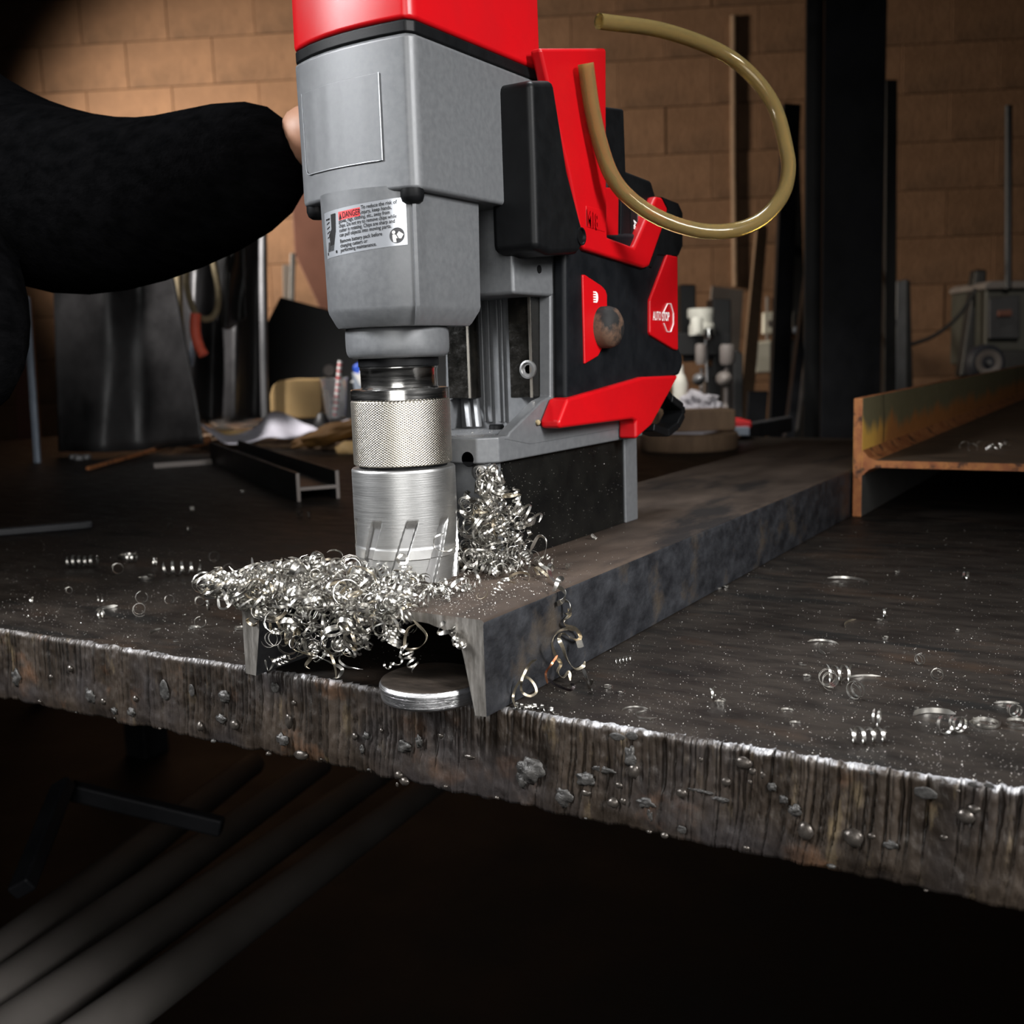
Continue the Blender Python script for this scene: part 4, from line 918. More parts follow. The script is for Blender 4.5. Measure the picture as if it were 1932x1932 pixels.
# curtains
drape('welding_curtain', [(96, 380), (210, 380), (300, 380)], [(110, 852), (230, 852), (385, 838)], 2.0, MT['leather'], 'wide dark leather welding curtain hanging behind the table', 'curtain', 3, .03, .4)
drape('leather_sheet', [(345, 330), (420, 330), (500, 330)], [(338, 800), (420, 800), (503, 790)], 2.25, MT['leather'], 'tall dark leather sheet with a shiny rolled edge hanging behind the paper', 'curtain', 4, .05, 2.0)
g = MB(); g.tube([P(497, 330, 2.2), P(496, 520, 2.2), P(498, 700, 2.2), P(500, 790, 2.2)], .008, 12); tag(g.build('sheen_edge', MT['steelgrey'], smooth=60), 'slim grey rod drawn for the sheen along the edge of the tall leather sheet', 'rod')  # grey tube carries the bright sheen of the sheet's rolled edge
drape('shadow_sheet', [(418, 380), (440, 380), (460, 380)], [(404, 600), (430, 622), (462, 598)], 2.1, MT['hide'], 'black cast-shadow apron hanging in front of the tall sheet', 'silhouette', 2, .03, 1.1)  # black sheet shaped as the shadow cast on the sheet behind
hk_ = empty('rope_loop', 'beige rope loop with an orange grip hanging by the leather sheet', 'rope', P(375, 600, 2.05))
g = MB(); g.tube(spline([P(x, y, 2.06) for x, y in ((385, 420), (360, 480), (352, 530), (360, 570), (373, 596), (392, 602), (408, 588), (412, 550), (404, 500), (396, 440))], 60), .0062, 10); g.build('rope', MT['beige'], hk_, smooth=70)
g = MB(); g.tube(spline([P(x, y, 2.04) for x, y in ((369, 592), (368, 622), (374, 650), (384, 670))], 16), .010, 12); g.build('grip', MT['orange'], hk_, smooth=50)
g = MB(); g.tube(spline([P(x, y, 2.1) for x, y in ((330, 420), (336, 520), (338, 600), (344, 650), (352, 686))], 40), .0085, 10); tag(g.build('beige_rope', MT['beige'], smooth=70), 'straight thick beige rope hanging left of the loop', 'rope')
bpy.data.objects['beige_rope']['label'] = 'straight thick beige rope hanging down beside the rope loop'
g = MB(); g.tube([P(367, 640, 2.1), P(363, 664, 2.1), P(360, 690, 2.1)], .006, 10); tag(g.build('wire_end', MT['bluegrey'], smooth=60), 'short pale blue wire end below the orange grip', 'wire')
obj_bars('angle_bar', [(P(50, 560, 1.93), P(71, 878, 1.9), .011, .011)], MT['bluegrey'], 'pale blue-grey steel bar standing beside the welding curtain', 'bar')
obj_bars('red_cylinder', [(P(38, 560, 3.2), to_floor(P(36, 780, 3.2)), .05, .05)], MT['redbrown'], 'dark red post in the gap between arm and curtain', 'post')
obj_bars('timber_prop', [(P(296, 520, 3.2), P(322, 690, 3.2), .03, .03)], MT['wood'], 'brown timber prop leaning behind the welding curtain', 'timber')
slab('board', [(545, 300), (640, 300), (640, 620), (612, 600), (556, 480)], 4.5, .04, MT['redbrown'], 'red-brown board standing against the wall behind the drill head', 'board')
obj_bars('flat_bar', [(P(553, 478, 4.4), to_floor(P(515, 800, 4.4)), .022, .01)], MT['steelgrey'], 'light grey flat bar leaning behind the tan card tube', 'bar', 'steel bars leaning behind the card tube')
obj_bars('flat_bar', [(P(540, 500, 4.42), to_floor(P(532, 800, 4.42)), .03, .012)], MT['pipe'], 'dull brown-grey bar leaning beside the light grey flat bar', 'bar', 'steel bars leaning behind the card tube')
slab('shadow_slab', [(503, 610), (528, 560), (640, 590), (870, 590), (870, 900), (503, 900)], 3.0, .3, MT['hide'], 'black slab drawn for the shadow behind the spindle', 'cabinet')  # black slab stands in for the dark shadow below the wall

# things on the far left of the table
def tz(x, y): return atz(x, y, 0)
# crumpled drawing sheet
n, k = 44, 12; prof_t = [(374, 797), (400, 810), (428, 822), (462, 816), (490, 800), (510, 778), (540, 782), (575, 800), (610, 806), (668, 790), (720, 792)]
prof_b = [(376, 800), (402, 822), (428, 838), (470, 836), (505, 826), (535, 828), (560, 826), (590, 814), (620, 818), (668, 816), (720, 816)]
Tt = spline([(*p, 0) for p in prof_t], n); Bb = spline([(*p, 0) for p in prof_b], n); rows = []
for j in range(k):
    v = j/(k-1); rows.append([P(Bb[i, 0]*(1-v)+Tt[i, 0]*v, Bb[i, 1]*(1-v)+Tt[i, 1]*v, 2.02+.10*v+.02*math.sin(i*.5+v*2)) for i in range(n)])
V = np.array(rows).reshape(-1, 3); ii = np.arange(n*k).reshape(k, n); F = np.stack([ii[:-1, :-1], ii[1:, :-1], ii[1:, 1:], ii[:-1, 1:]], -1).reshape(-1, 4)
o = link('drawing_sheet', np_mesh('drawing_sheet', V, F), MT['paper']); o.modifiers.new('thick', 'SOLIDIFY').thickness = .0015; o.data.polygons.foreach_set('use_smooth', [True]*len(F))
tag(o, 'crumpled white drawing sheet lying on the far end of the table', 'paper')
pf = P(450, 846, 2.12); g = MB(); g.box((pf[0]-.30, pf[1]-.02, 0), (pf[0]+.42, pf[1]+.16, .010)); tag(g.build('plywood_sheet', MT['wood'], None, .003), 'thin dark board lying under the crumpled drawing sheet', 'board')
# tan card tube lying end-on behind the sheet
g = MB()
outl = [(510, 780), (509, 745), (514, 728), (526, 718), (545, 716), (600, 716), (606, 722), (606, 770), (600, 788), (560, 790)]
q = [P(x, y, 2.22) for x, y in outl]; g.loft([q, [p+np.array([CF[0], CF[1], 0])*.09 for p in q]]); tag(g.build('cardboard_box', MT['card'], None, .004, 3), 'tan cardboard carton with a rounded corner behind the drawing sheet', 'carton')
# plastic cup with a straw
cb = P(634, 790, 2.16); up_ = np.array([0, 0, 1.])
cup = empty('plastic_cup', 'clear plastic drinks cup with a striped straw behind the drawing sheet', 'cup', cb)
g = MB(); g.lathe([(0, 0), (.019, 0), (.0265, .078), (.0285, .080), (.0285, .083), (.0262, .083), (.0255, .078), (.018, .003), (0, .003)], cb, 32); g.build('cup_body', MT['clear'], cup, smooth=50)
g = MB(); sa, sb = cb+[-.004, 0, .004], P(642, 681, 2.15); g.tube([sa, sb], .0042, 10); st = g.build('straw', MT['white'], cup, smooth=60)
g = MB(); dd_ = (sb-sa)
for i in range(9): g.tube([sa+dd_*(i/9+.02), sa+dd_*(i/9+.06)], .00435, 10)
g.build('straw_stripe', MT['inkred'], st, smooth=60)
slab('chip_bag', [(664, 690), (684, 680), (720, 680), (720, 790), (690, 790), (672, 720)], 2.3, .03, MT['blue'], 'shiny blue and white snack bag behind the arbor', 'bag', None, .006)
bag = bpy.data.objects['chip_bag']; star = []
for i in range(14): a = PI/2+i*PI/7; r_ = 22 if i % 2 == 0 else 11; star.append((682+r_*math.cos(a), 716-r_*math.sin(a)))
slab('star_print', star, 2.297, .002, MT['white'], parent=bag, bev=0)
slab('silver_print', [(664, 700), (690, 745), (690, 790), (672, 760)], 2.296, .002, MT['bluegrey'], parent=bag, bev=0)
g = MB(); bc_ = P(608, 806, 2.08); g.lathe([(.017, 0), (.0185, .006), (.015, .020), (.008, .036), (0, .040)], bc_-np.array([0, 0, .010]), 20); tag(g.build('wire_brush', MT['hide'], smooth=50), 'black cone brush head sitting on the drawing sheet', 'brush')
g = MB(); rc = P(640, 705, 2.4); g.lathe([(0, -.01), (.016, -.01), (.018, 0), (.016, .01), (0, .01)], P(622, 700, 2.99), 24, tuple(CF)); tag(g.build('round_knob', MT['pipe'], bpy.data.objects['shadow_slab'], smooth=40))
# clear dish and washer by the sheet
g = MB(); g.lathe([(0, 0), (.055, 0), (.062, .014), (.064, .014), (.058, -.002), (0, -.002)], P(455, 805, 2.2), 36); tag(g.build('clear_dish', MT['clear'], smooth=50), 'shallow clear plastic dish behind the drawing sheet', 'dish')
g = MB(); g.lathe([(0, 0), (.05, 0), (.052, .006), (.05, .012), (0, .012)], P(447, 822, 2.19), 30); tag(g.build('wood_disc', MT['card'], smooth=40), 'pale flat disc under the clear dish', 'disc')
# yellow glove and rust ring, scrap sections
b = bmesh.new(); bmesh.ops.create_icosphere(b, subdivisions=4, radius=1)
for v in b.verts:
    nn = mnoise.noise(v.co*2.2); v.co *= 1+.35*nn; v.co = Vector((v.co.x*.085, v.co.y*.03, v.co.z*.017))
me = bpy.data.meshes.new('leather_glove'); b.to_mesh(me); b.free()
for q in me.polygons: q.use_smooth = True
gl = link('leather_glove', me, MT['yellow']); gl.location = P(640, 850, 1.95)*[1, 1, 0]+[0, 0, .034]; gl.rotation_euler = (0, -.25, .5); tag(gl, 'crumpled yellow leather glove beside the arbor on the dark table', 'glove')
b = bmesh.new(); bmesh.ops.create_icosphere(b, subdivisions=3, radius=1)
for v in b.verts:
    nn = mnoise.noise(v.co*2.6); v.co *= 1+.3*nn; v.co = Vector((v.co.x*.03, v.co.y*.025, v.co.z*.018))
me = bpy.data.meshes.new('rag'); b.to_mesh(me); b.free()
for q in me.polygons: q.use_smooth = True
o = link('rag', me, MT['card']); o.location = P(662, 852, 1.9); tag(o, 'pale leather scrap at the end of the yellow glove', 'scrap')
rg = spline([P(x, y, 2.05) for x, y in ((345, 796), (333, 808), (332, 826), (345, 834), (372, 836), (396, 828))], 30)
obj_ring = MB(); obj_ring.tube(rg, .008, 8); tag(obj_ring.build('bent_strap', MT['irust'], smooth=60), 'bent rusty orange strap at the foot of the leather sheet', 'strap')
p0 = atz(602, 944, 0); dv = atz(380, 850, 0)-p0; dv /= np.linalg.norm(dv); sd = np.array([dv[1], -dv[0], 0]); 
g = MB()
wS = np.linalg.norm(atz(640, 941, 0)-atz(564, 946, 0)); hS = .034
for s_ in (-1, 1): c0 = p0+sd*s_*wS/2; g.bar(c0+[0, 0, hS/2], c0+dv*.62+[0, 0, hS/2], .0045, hS)
g.bar(p0+[0, 0, .015], p0+dv*.62+[0, 0, .015], wS, .0045)
for q in range(1): pass
o = g.build('scrap_section', [MT['hide'], MT['pipe']], None, .0008); tag(o, 'short H-section offcut lying on the dark side of the table behind the cutter', 'steel offcut')
for q in o.data.polygons:
    if abs(Vector(dv).dot(q.normal)) > .9: q.material_index = 1
obj_bars('rusty_rod', [(atz(165, 884, .006), atz(330, 838, .006), .006, .006)], MT['irust'], 'thin rusty rod lying on the table before the curtain', 'rod', bevel=.001)
obj_bars('steel_strip', [(atz(290, 880, .003), atz(400, 872, .003), .01, .004)], MT['pipe'], 'flat grey steel strip lying in the shadow on the table', 'strip', bevel=.001)
for i, (x, y) in enumerate(((140, 866), (150, 868), (162, 866))):
    g = MB(); g.lathe([(0, 0), (.010, 0), (.010, .008), (0, .008)], atz(x, y, .0005), 6); tag(g.build('hex_nut', MT['steelgrey'], None, .001), 'hex nut lying at the foot of the welding curtain', 'nut', 'hex nuts at the curtain foot')
g = MB(); c_ = atz(60, 1006, 0); a_ = atz(176, 996, 0)-c_; g.loft([[c_+a_*t+np.array([-a_[1], a_[0], 0])*s_*.10 + [0, 0, z] for t, s_ in ((-1.5, -1), (.85, -1), (1, -.5), (1, .5), (.85, 1), (-1.5, 1))] for z in (0, .008)])
tag(g.build('steel_offcut', MT['steeldark'], None, .002), 'flat black steel offcut with a rounded end lying on the shadowed table', 'steel offcut')

# things behind the drill on the beam side
def onto(x, y, d, z=None):
    p = P(x, y, d); return p if z is None else np.array([p[0], p[1], z])
# brown ring on the table with paper and dark block
rc = atz(1300, 846, 0); rc = np.array([rc[0], rc[1], 0])
g = MB(); g.lathe([(.052, .0), (.078, .0), (.080, .003), (.080, .024), (.077, .027), (.055, .027), (.052, .024), (.052, 0)], rc, 48); tag(g.build('steel_ring', MT['wood'], smooth=40), 'thick brown steel ring lying on the table behind the drill', 'ring')
g = MB(); g.box((rc[0]-.065, rc[1]-.05, .0275), (rc[0]+.045, rc[1]+.05, .029)); tag(g.build('paper_sheet', MT['paper'], None, .0004), 'white sheet lying across the brown steel ring', 'paper')
g = MB(); g.obox(rc+[0, .02, .046], CR*[1, 1, 0], [CF[0], CF[1], 0], (0, 0, 1), .125, .08, .034); tag(g.build('wood_block', MT['wood'], None, .003), 'dark brown wooden block standing on the steel ring', 'block')
tr = P(1330, 795, 1.95); tr = np.array([tr[0], tr[1], .0])
g = MB(); g.obox(P(1340, 798, 1.93), CR, [CF[0], CF[1], 0], (0, 0, 1), .13, .10, .014); tag(g.build('red_tray', MT['inkred'], None, .004), 'red tray edge under the white rag', 'tray')
b = bmesh.new(); bmesh.ops.create_icosphere(b, subdivisions=5, radius=1)
for v in b.verts:
    c = v.co.copy(); nn = mnoise.noise(c*2.0+Vector((3, 1, 0)))*.35+abs(mnoise.noise(c*4.5))*.30; v.co = c*(.85+nn); v.co = Vector((v.co.x*.052, v.co.y*.04, max(v.co.z, -.75)*.033))
me = bpy.data.meshes.new('shop_rag'); b.to_mesh(me); b.free()
for q in me.polygons: q.use_smooth = True
o = link('shop_rag', me, MT['rag']); o.location = P(1318, 772, 1.9); o.rotation_euler = (0, .12, -.5); tag(o, 'crumpled white shop rag lying behind the drill', 'rag')
g = MB(); bt = P(1284, 745, 1.98); g.lathe([(0, -.055), (.013, -.055), (.014, -.05), (.014, .02), (.009, .035), (.006, .04), (.006, .055), (0, .055)], bt, 24)
bo = tag(g.build('spray_bottle', [MT['cream'], MT['blue']], smooth=40), 'cream spray bottle with a blue label half hidden by the drill', 'bottle')
for q in bo.data.polygons:
    if q.center.z < bt[2]-.022 and q.center.z > bt[2]-.05: q.material_index = 1
g = MB(); g.obox(P(1380, 812, 1.9), CR, [CF[0], CF[1], 0], (0, 0, 1), .055, .05, .016); tag(g.build('steel_block', MT['bluegrey'], None, .002), 'small blue-grey steel block on the table behind the brown ring', 'block')
obj_bars('black_bar', [(P(1405, 815, 1.95), P(1487, 800, 2.1), .03, .02)], MT['steeldark'], 'black square bar lying at the far edge of the table', 'bar')
# bench machine: cream head, black body, rods and grey lamps
bmz = empty('bench_machine', 'black and cream bench machine on a stand behind the drill', 'machine', to_floor(P(1320, 700, 2.6)))
g = MB(); g.lathe([(0, .0), (.030, .0), (.030, .022), (.0265, .026), (.0265, .05), (.021, .055), (0, .055)], P(1324, 632, 2.5), 28); 
b_ = g.build('motor_head', MT['cream'], bmz, smooth=40)
g = MB(); g.lathe([(0, 0), (.030, 0), (.031, .006), (.031, .016), (.030, .022), (0, .022)], P(1322, 600, 2.5), 28); g.build('head_cap', MT['cream'], bmz, smooth=40)
g = MB(); g.lathe([(0, 0), (.012, 0), (.014, .03), (.012, .035), (0, .035)], P(1315, 628, 2.44), 18); g.build('grease_cup', MT['cream'], bmz, smooth=40)
g = MB(); g.obox(P(1322, 650, 2.6), CR, [CF[0], CF[1], 0], (0, 0, 1), .13, .10, .055); g.obox(P(1295, 590, 2.75), CR, [CF[0], CF[1], 0], (0, 0, 1), .04, .06, .14); g.obox(P(1356, 640, 2.6), CR, [CF[0], CF[1], 0], (0, 0, 1), .045, .08, .19); g.build('machine_body', MT['hide'], bmz, .004)
g = MB(); g.lathe([(0, 0), (.0105, 0), (.012, .012), (.0105, .024), (0, .024)], P(1337, 640, 2.42), 18); g.build('oil_knob', MT['chrome'], bmz, smooth=50)
g = MB(); g.tube([P(1331, 640, 2.45), P(1334, 720, 2.45)], .0028, 8); g.build('feed_rod', MT['steelgrey'], bmz, smooth=60)
g = MB(); g.bar(P(1345, 690, 2.6), to_floor(P(1345, 760, 2.6)), .035, .035, (CF[0], CF[1], 0)); g.bar(P(1288, 672, 2.6), P(1365, 665, 2.6), .03, .03, (CF[0], CF[1], 0)); g.build('stand', MT['hide'], bmz, .003)
for nm, (x, y, d, s_), lab in (('work_lamp', (1366, 716, 2.4, 1.0), 'round grey work lamp hanging between the black stands'), ('grey_flask', (1318, 716, 2.35, .72), 'small silver lamp head behind the white rag')):
    e = empty(nm, lab, 'lamp', P(x, y, d))
    g = MB(); g.lathe([(0, -.006), (.016*s_, -.006), (.019*s_, 0), (.017*s_, .010), (.010*s_, .022), (0, .026)], P(x, y, d), 28, tuple(-CF)); g.build('lamp_shade', MT['pipe'] if s_ == 1 else MT['steelgrey'], e, smooth=50)
    g = MB(); g.lathe([(.014*s_, 0), (.017*s_, .008), (.017*s_, .040), (.014*s_, .046), (0, .046)], P(x+6*s_, y-28, d+.02), 24); g.build('lamp_neck', MT['pipe'], e, smooth=40)
    g = MB(); g.tube([P(x+6, y-22, d+.03), P(x+4, y+60, d+.03)], .006*s_, 10); g.build('lamp_stem', MT['pipe'], e, smooth=60)
slab('black_stand', [(1392, 660), (1402, 668), (1402, 790), (1384, 790), (1384, 664)], 2.5, .08, MT['hide'], 'narrow black stand beside the round work lamp', 'stand')
# boards, poles, conduit, switch boxes and column against the wall
def lean(name, x0, y0, d0, x1, y1, d1, wd, th, m, label, cat, group=None): return obj_bars(name, [(P(x0, y0, d0), P(x1, y1, d1), wd, th)], m, label, cat, group, .002)
cq = wallpt(1385, 300, .02); cq2 = wallpt(1388, 540, .02)
g = MB(); g.tube([cq+[0, 0, .6], cq, cq2], .016, 14); tag(g.build('wall_conduit', MT['wood'], smooth=60), 'pale vertical conduit on the block wall above the hose loop', 'pipe')
lean('grey_board', 1372, 545, 4.3, 1352, 830, 4.1, .13, .02, MT['pipe'], 'wide grey-brown board leaning on the wall behind the machine', 'board')
lean('wood_board', 1437, 428, 4.2, 1402, 820, 3.3, .045, .02, MT['wood'], 'tall narrow brown board leaning on the block wall', 'board')
lean('dark_pole', 1493, 200, 3.4, 1466, 830, 3.2, .055, .03, MT['coldark'], 'dark blue-black pole standing before the switch boxes', 'pole')
lean('black_plank', 1493, 200, 4.2, 1507, 620, 4.1, .05, .02, MT['hide'], 'black plank standing behind the dark pole', 'plank')
lean('steel_pole', 1548, 330, 3.6, 1487, 830, 2.5, .022, .022, MT['coldark'], 'slim steel pole leaning at a slant towards the column', 'pole')
lean('steel_pole', 1560, 420, 3.7, 1500, 810, 2.7, .014, .014, MT['pipe'], 'thin brown-grey pole leaning beside the slanted steel pole', 'pole')
g = MB(); g.lathe([(0, -.012), (.012, -.008), (.014, 0), (.012, .008), (0, .012)], P(1505, 623, 2.9), 18); tag(g.build('pole_clamp', MT['bluegrey'], smooth=60), 'round grey clamp on the slanted steel pole', 'clamp')
g = MB(); g.tube([wallpt(1479, 520, .03), wallpt(1476, 704, .03)], .013, 12); tag(g.build('wall_conduit', MT['cream'], smooth=60), 'short pale conduit on the wall beside the switch boxes', 'pipe')
e = empty('wall_socket', 'small white socket plate on the block wall', 'socket', wallpt(1450, 610))
slab('socket_plate', [(1441, 590), (1461, 588), (1461, 629), (1440, 630)], 4.6, .03, MT['cream'], parent=e, bev=.004); slab('socket_hole', [(1448, 604), (1455, 604), (1455, 616), (1448, 616)], 4.595, .01, MT['pipe'], parent=e, bev=.002)
e = empty('junction_box', 'large white junction box on the wall below the socket plate', 'box', wallpt(1440, 675))
slab('box_body', [(1425, 645), (1457, 642), (1456, 704), (1424, 705)], 4.55, .08, MT['cream'], parent=e, bev=.008); slab('box_lid', [(1427, 647), (1454, 645), (1454, 702), (1426, 703)], 4.54, .015, MT['cream'], parent=e, bev=.004)
g = MB(); g.tube([wallpt(1448, 560, .03), wallpt(1448, 650, .03)], .008, 10); g.build('box_pipe', MT['pipe'], e, smooth=60)
slab('dark_locker', [(1478, 640), (1545, 640), (1545, 900), (1478, 900)], 4.2, .2, MT['hide'], 'black cabinet at the wall behind the leaning poles', 'cabinet')
slab('steel_plate', [(1412, 738), (1450, 738), (1440, 860), (1405, 860)], 3.0, .02, MT['coldark'], 'small dark steel plate leaning below the junction box', 'plate')
# column: H-section of web and flanges
cl = empty('steel_column', 'broad dark steel column rising behind the beam', 'column', to_floor(P(1610, 600, 2.6)))
c0, c1 = P(1550, 520, 2.6), P(1664, 520, 2.6); ux_ = (c1-c0)*[1, 1, 0]; wcol = np.linalg.norm(ux_); ux_ /= wcol; uy_ = np.array([-ux_[1], ux_[0], 0]); mid_ = (c0+c1)/2*[1, 1, 0]
g = MB(); g.obox(mid_+[0, 0, .8], ux_, uy_, (0, 0, 1), wcol, .012, 3.3); g.build('flange', MT['coldark'], cl, .003)
g = MB(); g.obox(mid_+uy_*.16+[0, 0, .8], ux_, uy_, (0, 0, 1), wcol, .012, 3.3); g.build('flange', MT['hide'], cl, .003)
g = MB(); g.obox(mid_+uy_*.08+[0, 0, .8], ux_, uy_, (0, 0, 1), .01, .15, 3.3); g.build('web', MT['hide'], cl)
slab('column_shade', [(1672, 150), (1694, 150), (1690, 900), (1668, 900)], 3.1, .05, MT['hide'], 'tall black board drawn for the unlit side of the steel column', 'board')  # black slab in place of the column's side that gets no light
slab('grey_plank', [(1692, 530), (1712, 527), (1711, 760), (1689, 760)], 3.2, .03, MT['steelgrey'], 'upright grey plank leaning beside the column', 'plank')
slab('black_plank', [(1712, 527), (1718, 530), (1724, 760), (1711, 760)], 3.22, .03, MT['hide'], 'narrow black plank next to the grey plank', 'plank')
# welding set on a wheeled cart
wc = empty('welding_cart', 'dark welding set on a wheeled cart by the block wall', 'cart', to_floor(P(1890, 650, 3.6)))
slab('cart_upright', [(1842, 508), (1864, 508), (1852, 712), (1812, 712)], 3.7, .06, MT['hide'], parent=wc, bev=.01)
slab('welder_case', [(1861, 540), (1945, 530), (2060, 530), (2060, 690), (1858, 690)], 3.62, .3, MT['greenbox'], parent=wc, bev=.012)
slab('case_rim', [(1858, 538), (1868, 530), (2060, 528), (2060, 542), (1858, 546)], 3.60, .3, MT['pipe'], parent=wc, bev=.006)
slab('front_panel', [(1866, 562), (1926, 556), (1926, 640), (1866, 640)], 3.6, .02, MT['steeldark'], parent=wc, bev=.006)
slab('dial_plate', [(1884, 586), (1910, 584), (1910, 596), (1884, 597)], 3.59, .012, MT['redbrown'], parent=wc, bev=.003)
wpx = P(1857, 684, 3.5); ax_ = np.array([-CF[0], -CF[1], 0])
g = MB(); g.lathe([(.030, .03), (.050, .03), (.058, .022), (.060, 0), (.058, -.022), (.050, -.03), (.030, -.03)], wpx, 36, tuple(ax_)); wh = g.build('wheel', MT['tyre'], wc, smooth=40)
g = MB(); g.lathe([(0, .028), (.010, .030), (.014, .026), (.030, .034), (.041, .036), (.041, -.02), (0, -.02)], wpx, 32, tuple(ax_)); hb = g.build('hub', MT['pipe'], wh, smooth=40)
g = MB(); g.lathe([(0, .041), (.008, .040), (.010, .034), (.010, .02), (0, .02)], wpx, 16, tuple(ax_)); g.build('hub_cap', MT['steelgrey'], wh, smooth=40)
slab('cart_base', [(1880, 660), (2060, 660), (2060, 720), (1880, 720)], 3.55, .3, MT['hide'], parent=wc, bev=.01)
g = MB(); g.tube([P(1903, 200, 3.6), P(1902, 545, 3.6)], .012, 12); g.build('mast', MT['steeldark'], wc, smooth=60)
g = MB(); g.tube(spline([P(x, y, 3.65) for x, y in ((1688, 656), (1725, 648), (1765, 632), (1805, 600), (1832, 562), (1840, 545))], 40), .007, 8); g.build('welding_cable', MT['hide'], wc, smooth=60)

# rack of pipes and leg under the table
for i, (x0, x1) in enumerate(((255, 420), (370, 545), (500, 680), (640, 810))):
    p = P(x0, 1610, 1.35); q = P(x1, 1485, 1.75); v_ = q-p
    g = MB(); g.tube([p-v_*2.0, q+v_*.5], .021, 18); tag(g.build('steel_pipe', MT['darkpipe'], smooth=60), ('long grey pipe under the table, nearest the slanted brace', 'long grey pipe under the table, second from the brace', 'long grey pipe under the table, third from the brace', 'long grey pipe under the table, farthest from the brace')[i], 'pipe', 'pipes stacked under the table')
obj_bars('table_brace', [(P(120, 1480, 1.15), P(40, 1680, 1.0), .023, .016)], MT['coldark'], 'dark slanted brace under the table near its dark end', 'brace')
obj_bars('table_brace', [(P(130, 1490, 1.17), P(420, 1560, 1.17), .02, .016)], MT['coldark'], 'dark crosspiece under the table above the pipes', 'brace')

# ------------------------------------------------------------------ operator in a black jacket, only the sleeve and flank in view
man = empty('person', 'person in a black jacket reaching one arm behind the drill head', 'person', (-.78, -.22, FLOOR))
sh, el, wr = P(-300, 120, .74), P(110, 405, .74), P(585, 258, .72)
hipc = np.array([-.80, -.24, -.02]); chest = P(-300, 330, .80)
def skin_body(name, nodes, edges, m, parent, sub=2):
    me = bpy.data.meshes.new(name); me.from_pydata([tuple(map(float, n[0])) for n in nodes], edges, []); o = link(name, me, m, parent)
    o.modifiers.new('skin', 'SKIN').use_smooth_shade = True; o.modifiers.new('sub', 'SUBSURF').levels = sub; o.modifiers['sub'].render_levels = sub
    for v, n in zip(me.skin_vertices[0].data, nodes): v.radius = (n[1], n[2] if len(n) > 2 else n[1])
    me.skin_vertices[0].data[0].use_root = True
    return o
sh2 = sh+np.array([-.34, -.10, -.02])
el2 = P(-160, 430, .62); kn1 = hipc+[.02, .08, -.42]; kn2 = hipc+[-.22, .02, -.42]
jn = [(hipc, .15, .12), ((hipc+chest)/2, .145, .12), (chest, .15, .13), ((sh+sh2)/2, .10), (sh, .078), ((sh+el)/2+[0, 0, -.01], .068), (el, .075), ((el+wr)/2+[0, 0, -.016], .056), (wr, .046), (sh2, .078), (P(-130, 470, .70), .062), (P(-70, 600, .66), .046), (P(-85, 790, .62), .034)]
skin_body('jacket', jn, [(0, 1), (1, 2), (2, 3), (3, 4), (4, 5), (5, 6), (6, 7), (7, 8), (3, 9), (9, 10), (10, 11), (11, 12)], MT['cloth'], man)
tn = [(hipc+[0, 0, -.03], .14, .12), (hipc+[.09, .02, -.10], .085), (kn1, .062), (np.array([kn1[0], kn1[1]-.04, FLOOR+.08]), .05), (hipc+[-.10, 0, -.10], .085), (kn2, .062), (np.array([kn2[0], kn2[1]-.04, FLOOR+.08]), .05)]
skin_body('trousers', tn, [(0, 1), (1, 2), (2, 3), (0, 4), (4, 5), (5, 6)], MT['hide'], man)
for kk in (kn1, kn2):
    f_ = np.array([kk[0], kk[1]-.05, FLOOR+.045]); skin_body('boot', [(f_+[0, 0, .05], .05), (f_, .046), (f_+[.02, .10, -.005], .045, .036), (f_+[.04, .18, -.012], .038, .028)], [(0, 1), (1, 2), (2, 3)], MT['black'], man)
# hand closing on a grip bar behind the motor housing
wd_ = (wr-el)/np.linalg.norm(wr-el); pal = wr+wd_*.055; side = np.cross(wd_, CF); side /= np.linalg.norm(side); dn = CF
hn = [(wr-wd_*.02, .026), (wr+wd_*.012, .027, .02), (pal, .034, .016)]; he = [(0, 1), (1, 2)]
for i, off in enumerate((-.030, -.010, .010, .029)):
    L = (.040, .046, .043, .034)[i]; b0 = pal+wd_*.030+side*off; b1 = b0+wd_*L*.55+dn*.012; b2 = b1+dn*L*.5+wd_*.004; b3 = b2-wd_*L*.4+dn*.006; k0 = len(hn)
    hn += [(b0, .0098), (b1, .0092), (b2, .0086), (b3, .0076)]; he += [(2, k0), (k0, k0+1), (k0+1, k0+2), (k0+2, k0+3)]
k0 = len(hn); t0_ = pal-side*.036-wd_*.012; hn += [(t0_, .0125), (t0_-side*.012+wd_*.022+dn*.016, .0105), (t0_-side*.004+wd_*.046+dn*.028, .009)]; he += [(2, k0), (k0, k0+1), (k0+1, k0+2)]
skin_body('hand', hn, he, MT['skin'], man, 2)
grip = pal+wd_*.052+dn*.022
g = MB(); g.tube([grip-side*.07, grip+side*.07], .011, 14); g.bar(grip+side*.06, np.array([AX-.03, .10, (grip+side*.06)[2]]), .014, .014); g.bar(grip-side*.06, np.array([AX-.03, .10, (grip-side*.06)[2]]), .014, .014); g.build('carry_handle', MT['black'], drill, smooth=50)
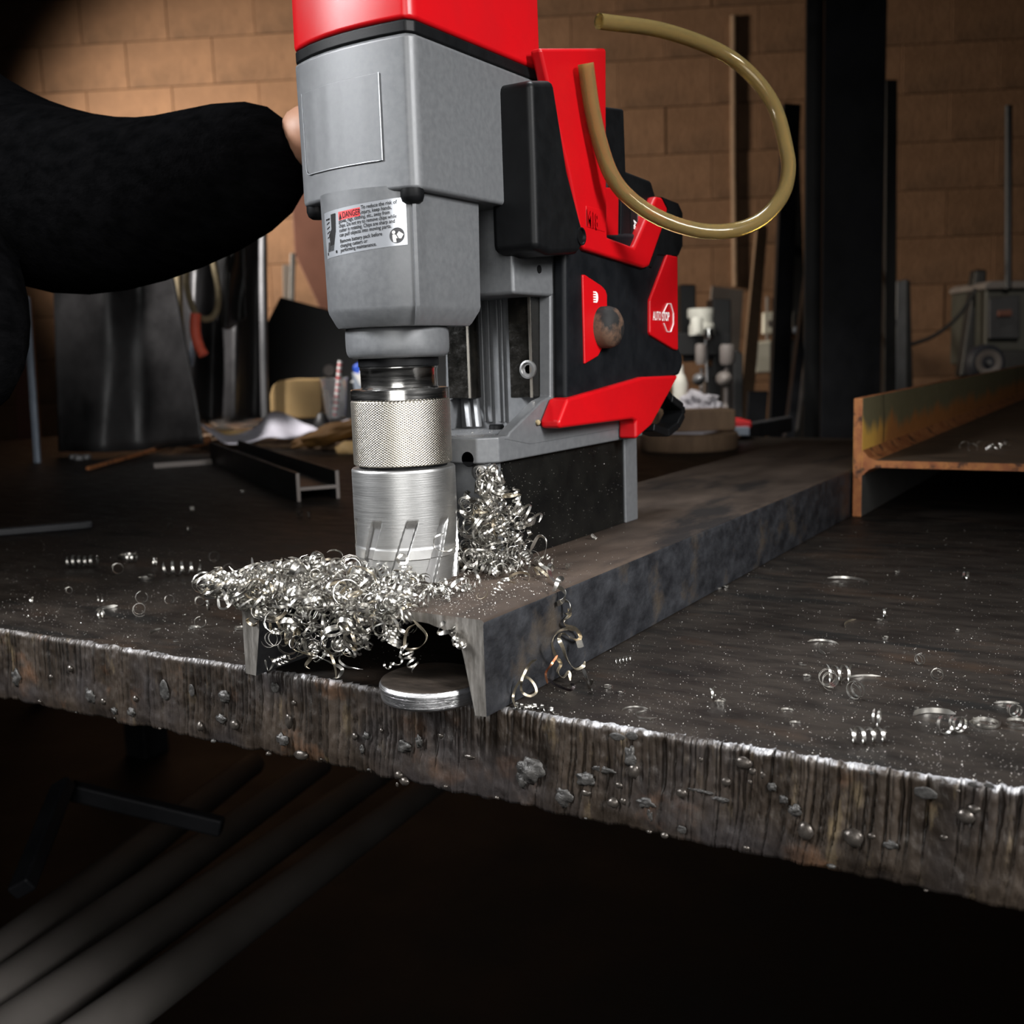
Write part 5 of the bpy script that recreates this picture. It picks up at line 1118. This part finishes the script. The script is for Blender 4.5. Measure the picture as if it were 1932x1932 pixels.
# head, out of the frame above
hd = (sh+sh2)/2+np.array([.10, .10, .23])
b = bmesh.new(); bmesh.ops.create_uvsphere(b, u_segments=28, v_segments=20, radius=1)
fw = Vector((.75, .62, -.25)).normalized(); sx_ = Vector((0, 0, 1)).cross(fw).normalized(); uz_ = fw.cross(sx_)
for v in b.verts:
    c = v.co.copy(); x, y, z = c
    X_, Y_, Z_ = x*.075, y*.095, z*.118
    if z < -.2: X_ *= 1+.45*(z+.2); Y_ *= 1+.12*(z+.2)
    if y > .5:
        Y_ += .022*math.exp(-((x/.16)**2+((z+.12)/.2)**2)) - .008*(math.exp(-(((x-.38)/.16)**2+((z-.08)/.12)**2))+math.exp(-(((x+.38)/.16)**2+((z-.08)/.12)**2))) + .006*math.exp(-((x/.3)**2+((z+.48)/.07)**2)) + .01*math.exp(-((x/.3)**2+((z+.85)/.15)**2))
    v.co = sx_*X_+fw*Y_+uz_*Z_
me = bpy.data.meshes.new('head'); b.to_mesh(me); b.free()
for q in me.polygons: q.use_smooth = True
ho = link('head', me, MT['skin'], man)
for v in me.vertices: v.co += Vector(hd)
g = MB()
for s_ in (-1, 1): g.lathe([(0, .006), (.010, .006), (.017, .002), (.019, -.004), (0, -.008)], Vector(hd)+sx_*s_*.076-fw*.01, 16, tuple(sx_*s_))
g.build('ear', MT['skin'], ho, smooth=60)
g = MB()
for s_ in (-1, 1): g.lathe([(0, .004), (.008, .002), (.012, -.003), (0, -.01)], Vector(hd)+sx_*s_*.030+fw*.081+uz_*.010, 16, tuple(fw))
g.build('eye', MT['white'], ho, smooth=60)
b = bmesh.new(); bmesh.ops.create_uvsphere(b, u_segments=24, v_segments=14, radius=1)
for v in b.verts: v.co = Vector(hd)+sx_*v.co.x*.080+fw*(v.co.y*.098-.012)+uz_*(max(v.co.z, -.1 if v.co.y > 0 else -.5)*.118+.022)
me = bpy.data.meshes.new('cap'); b.to_mesh(me); b.free()
for q in me.polygons: q.use_smooth = True
link('cap', me, MT['hide'], man)
nk = MB(); nk.tube([(sh+sh2)/2+[.03, .03, .03], hd-np.array(uz_)*.06-np.array(fw)*.02], .058, 18); nk.build('neck', MT['skin'], man, smooth=60)
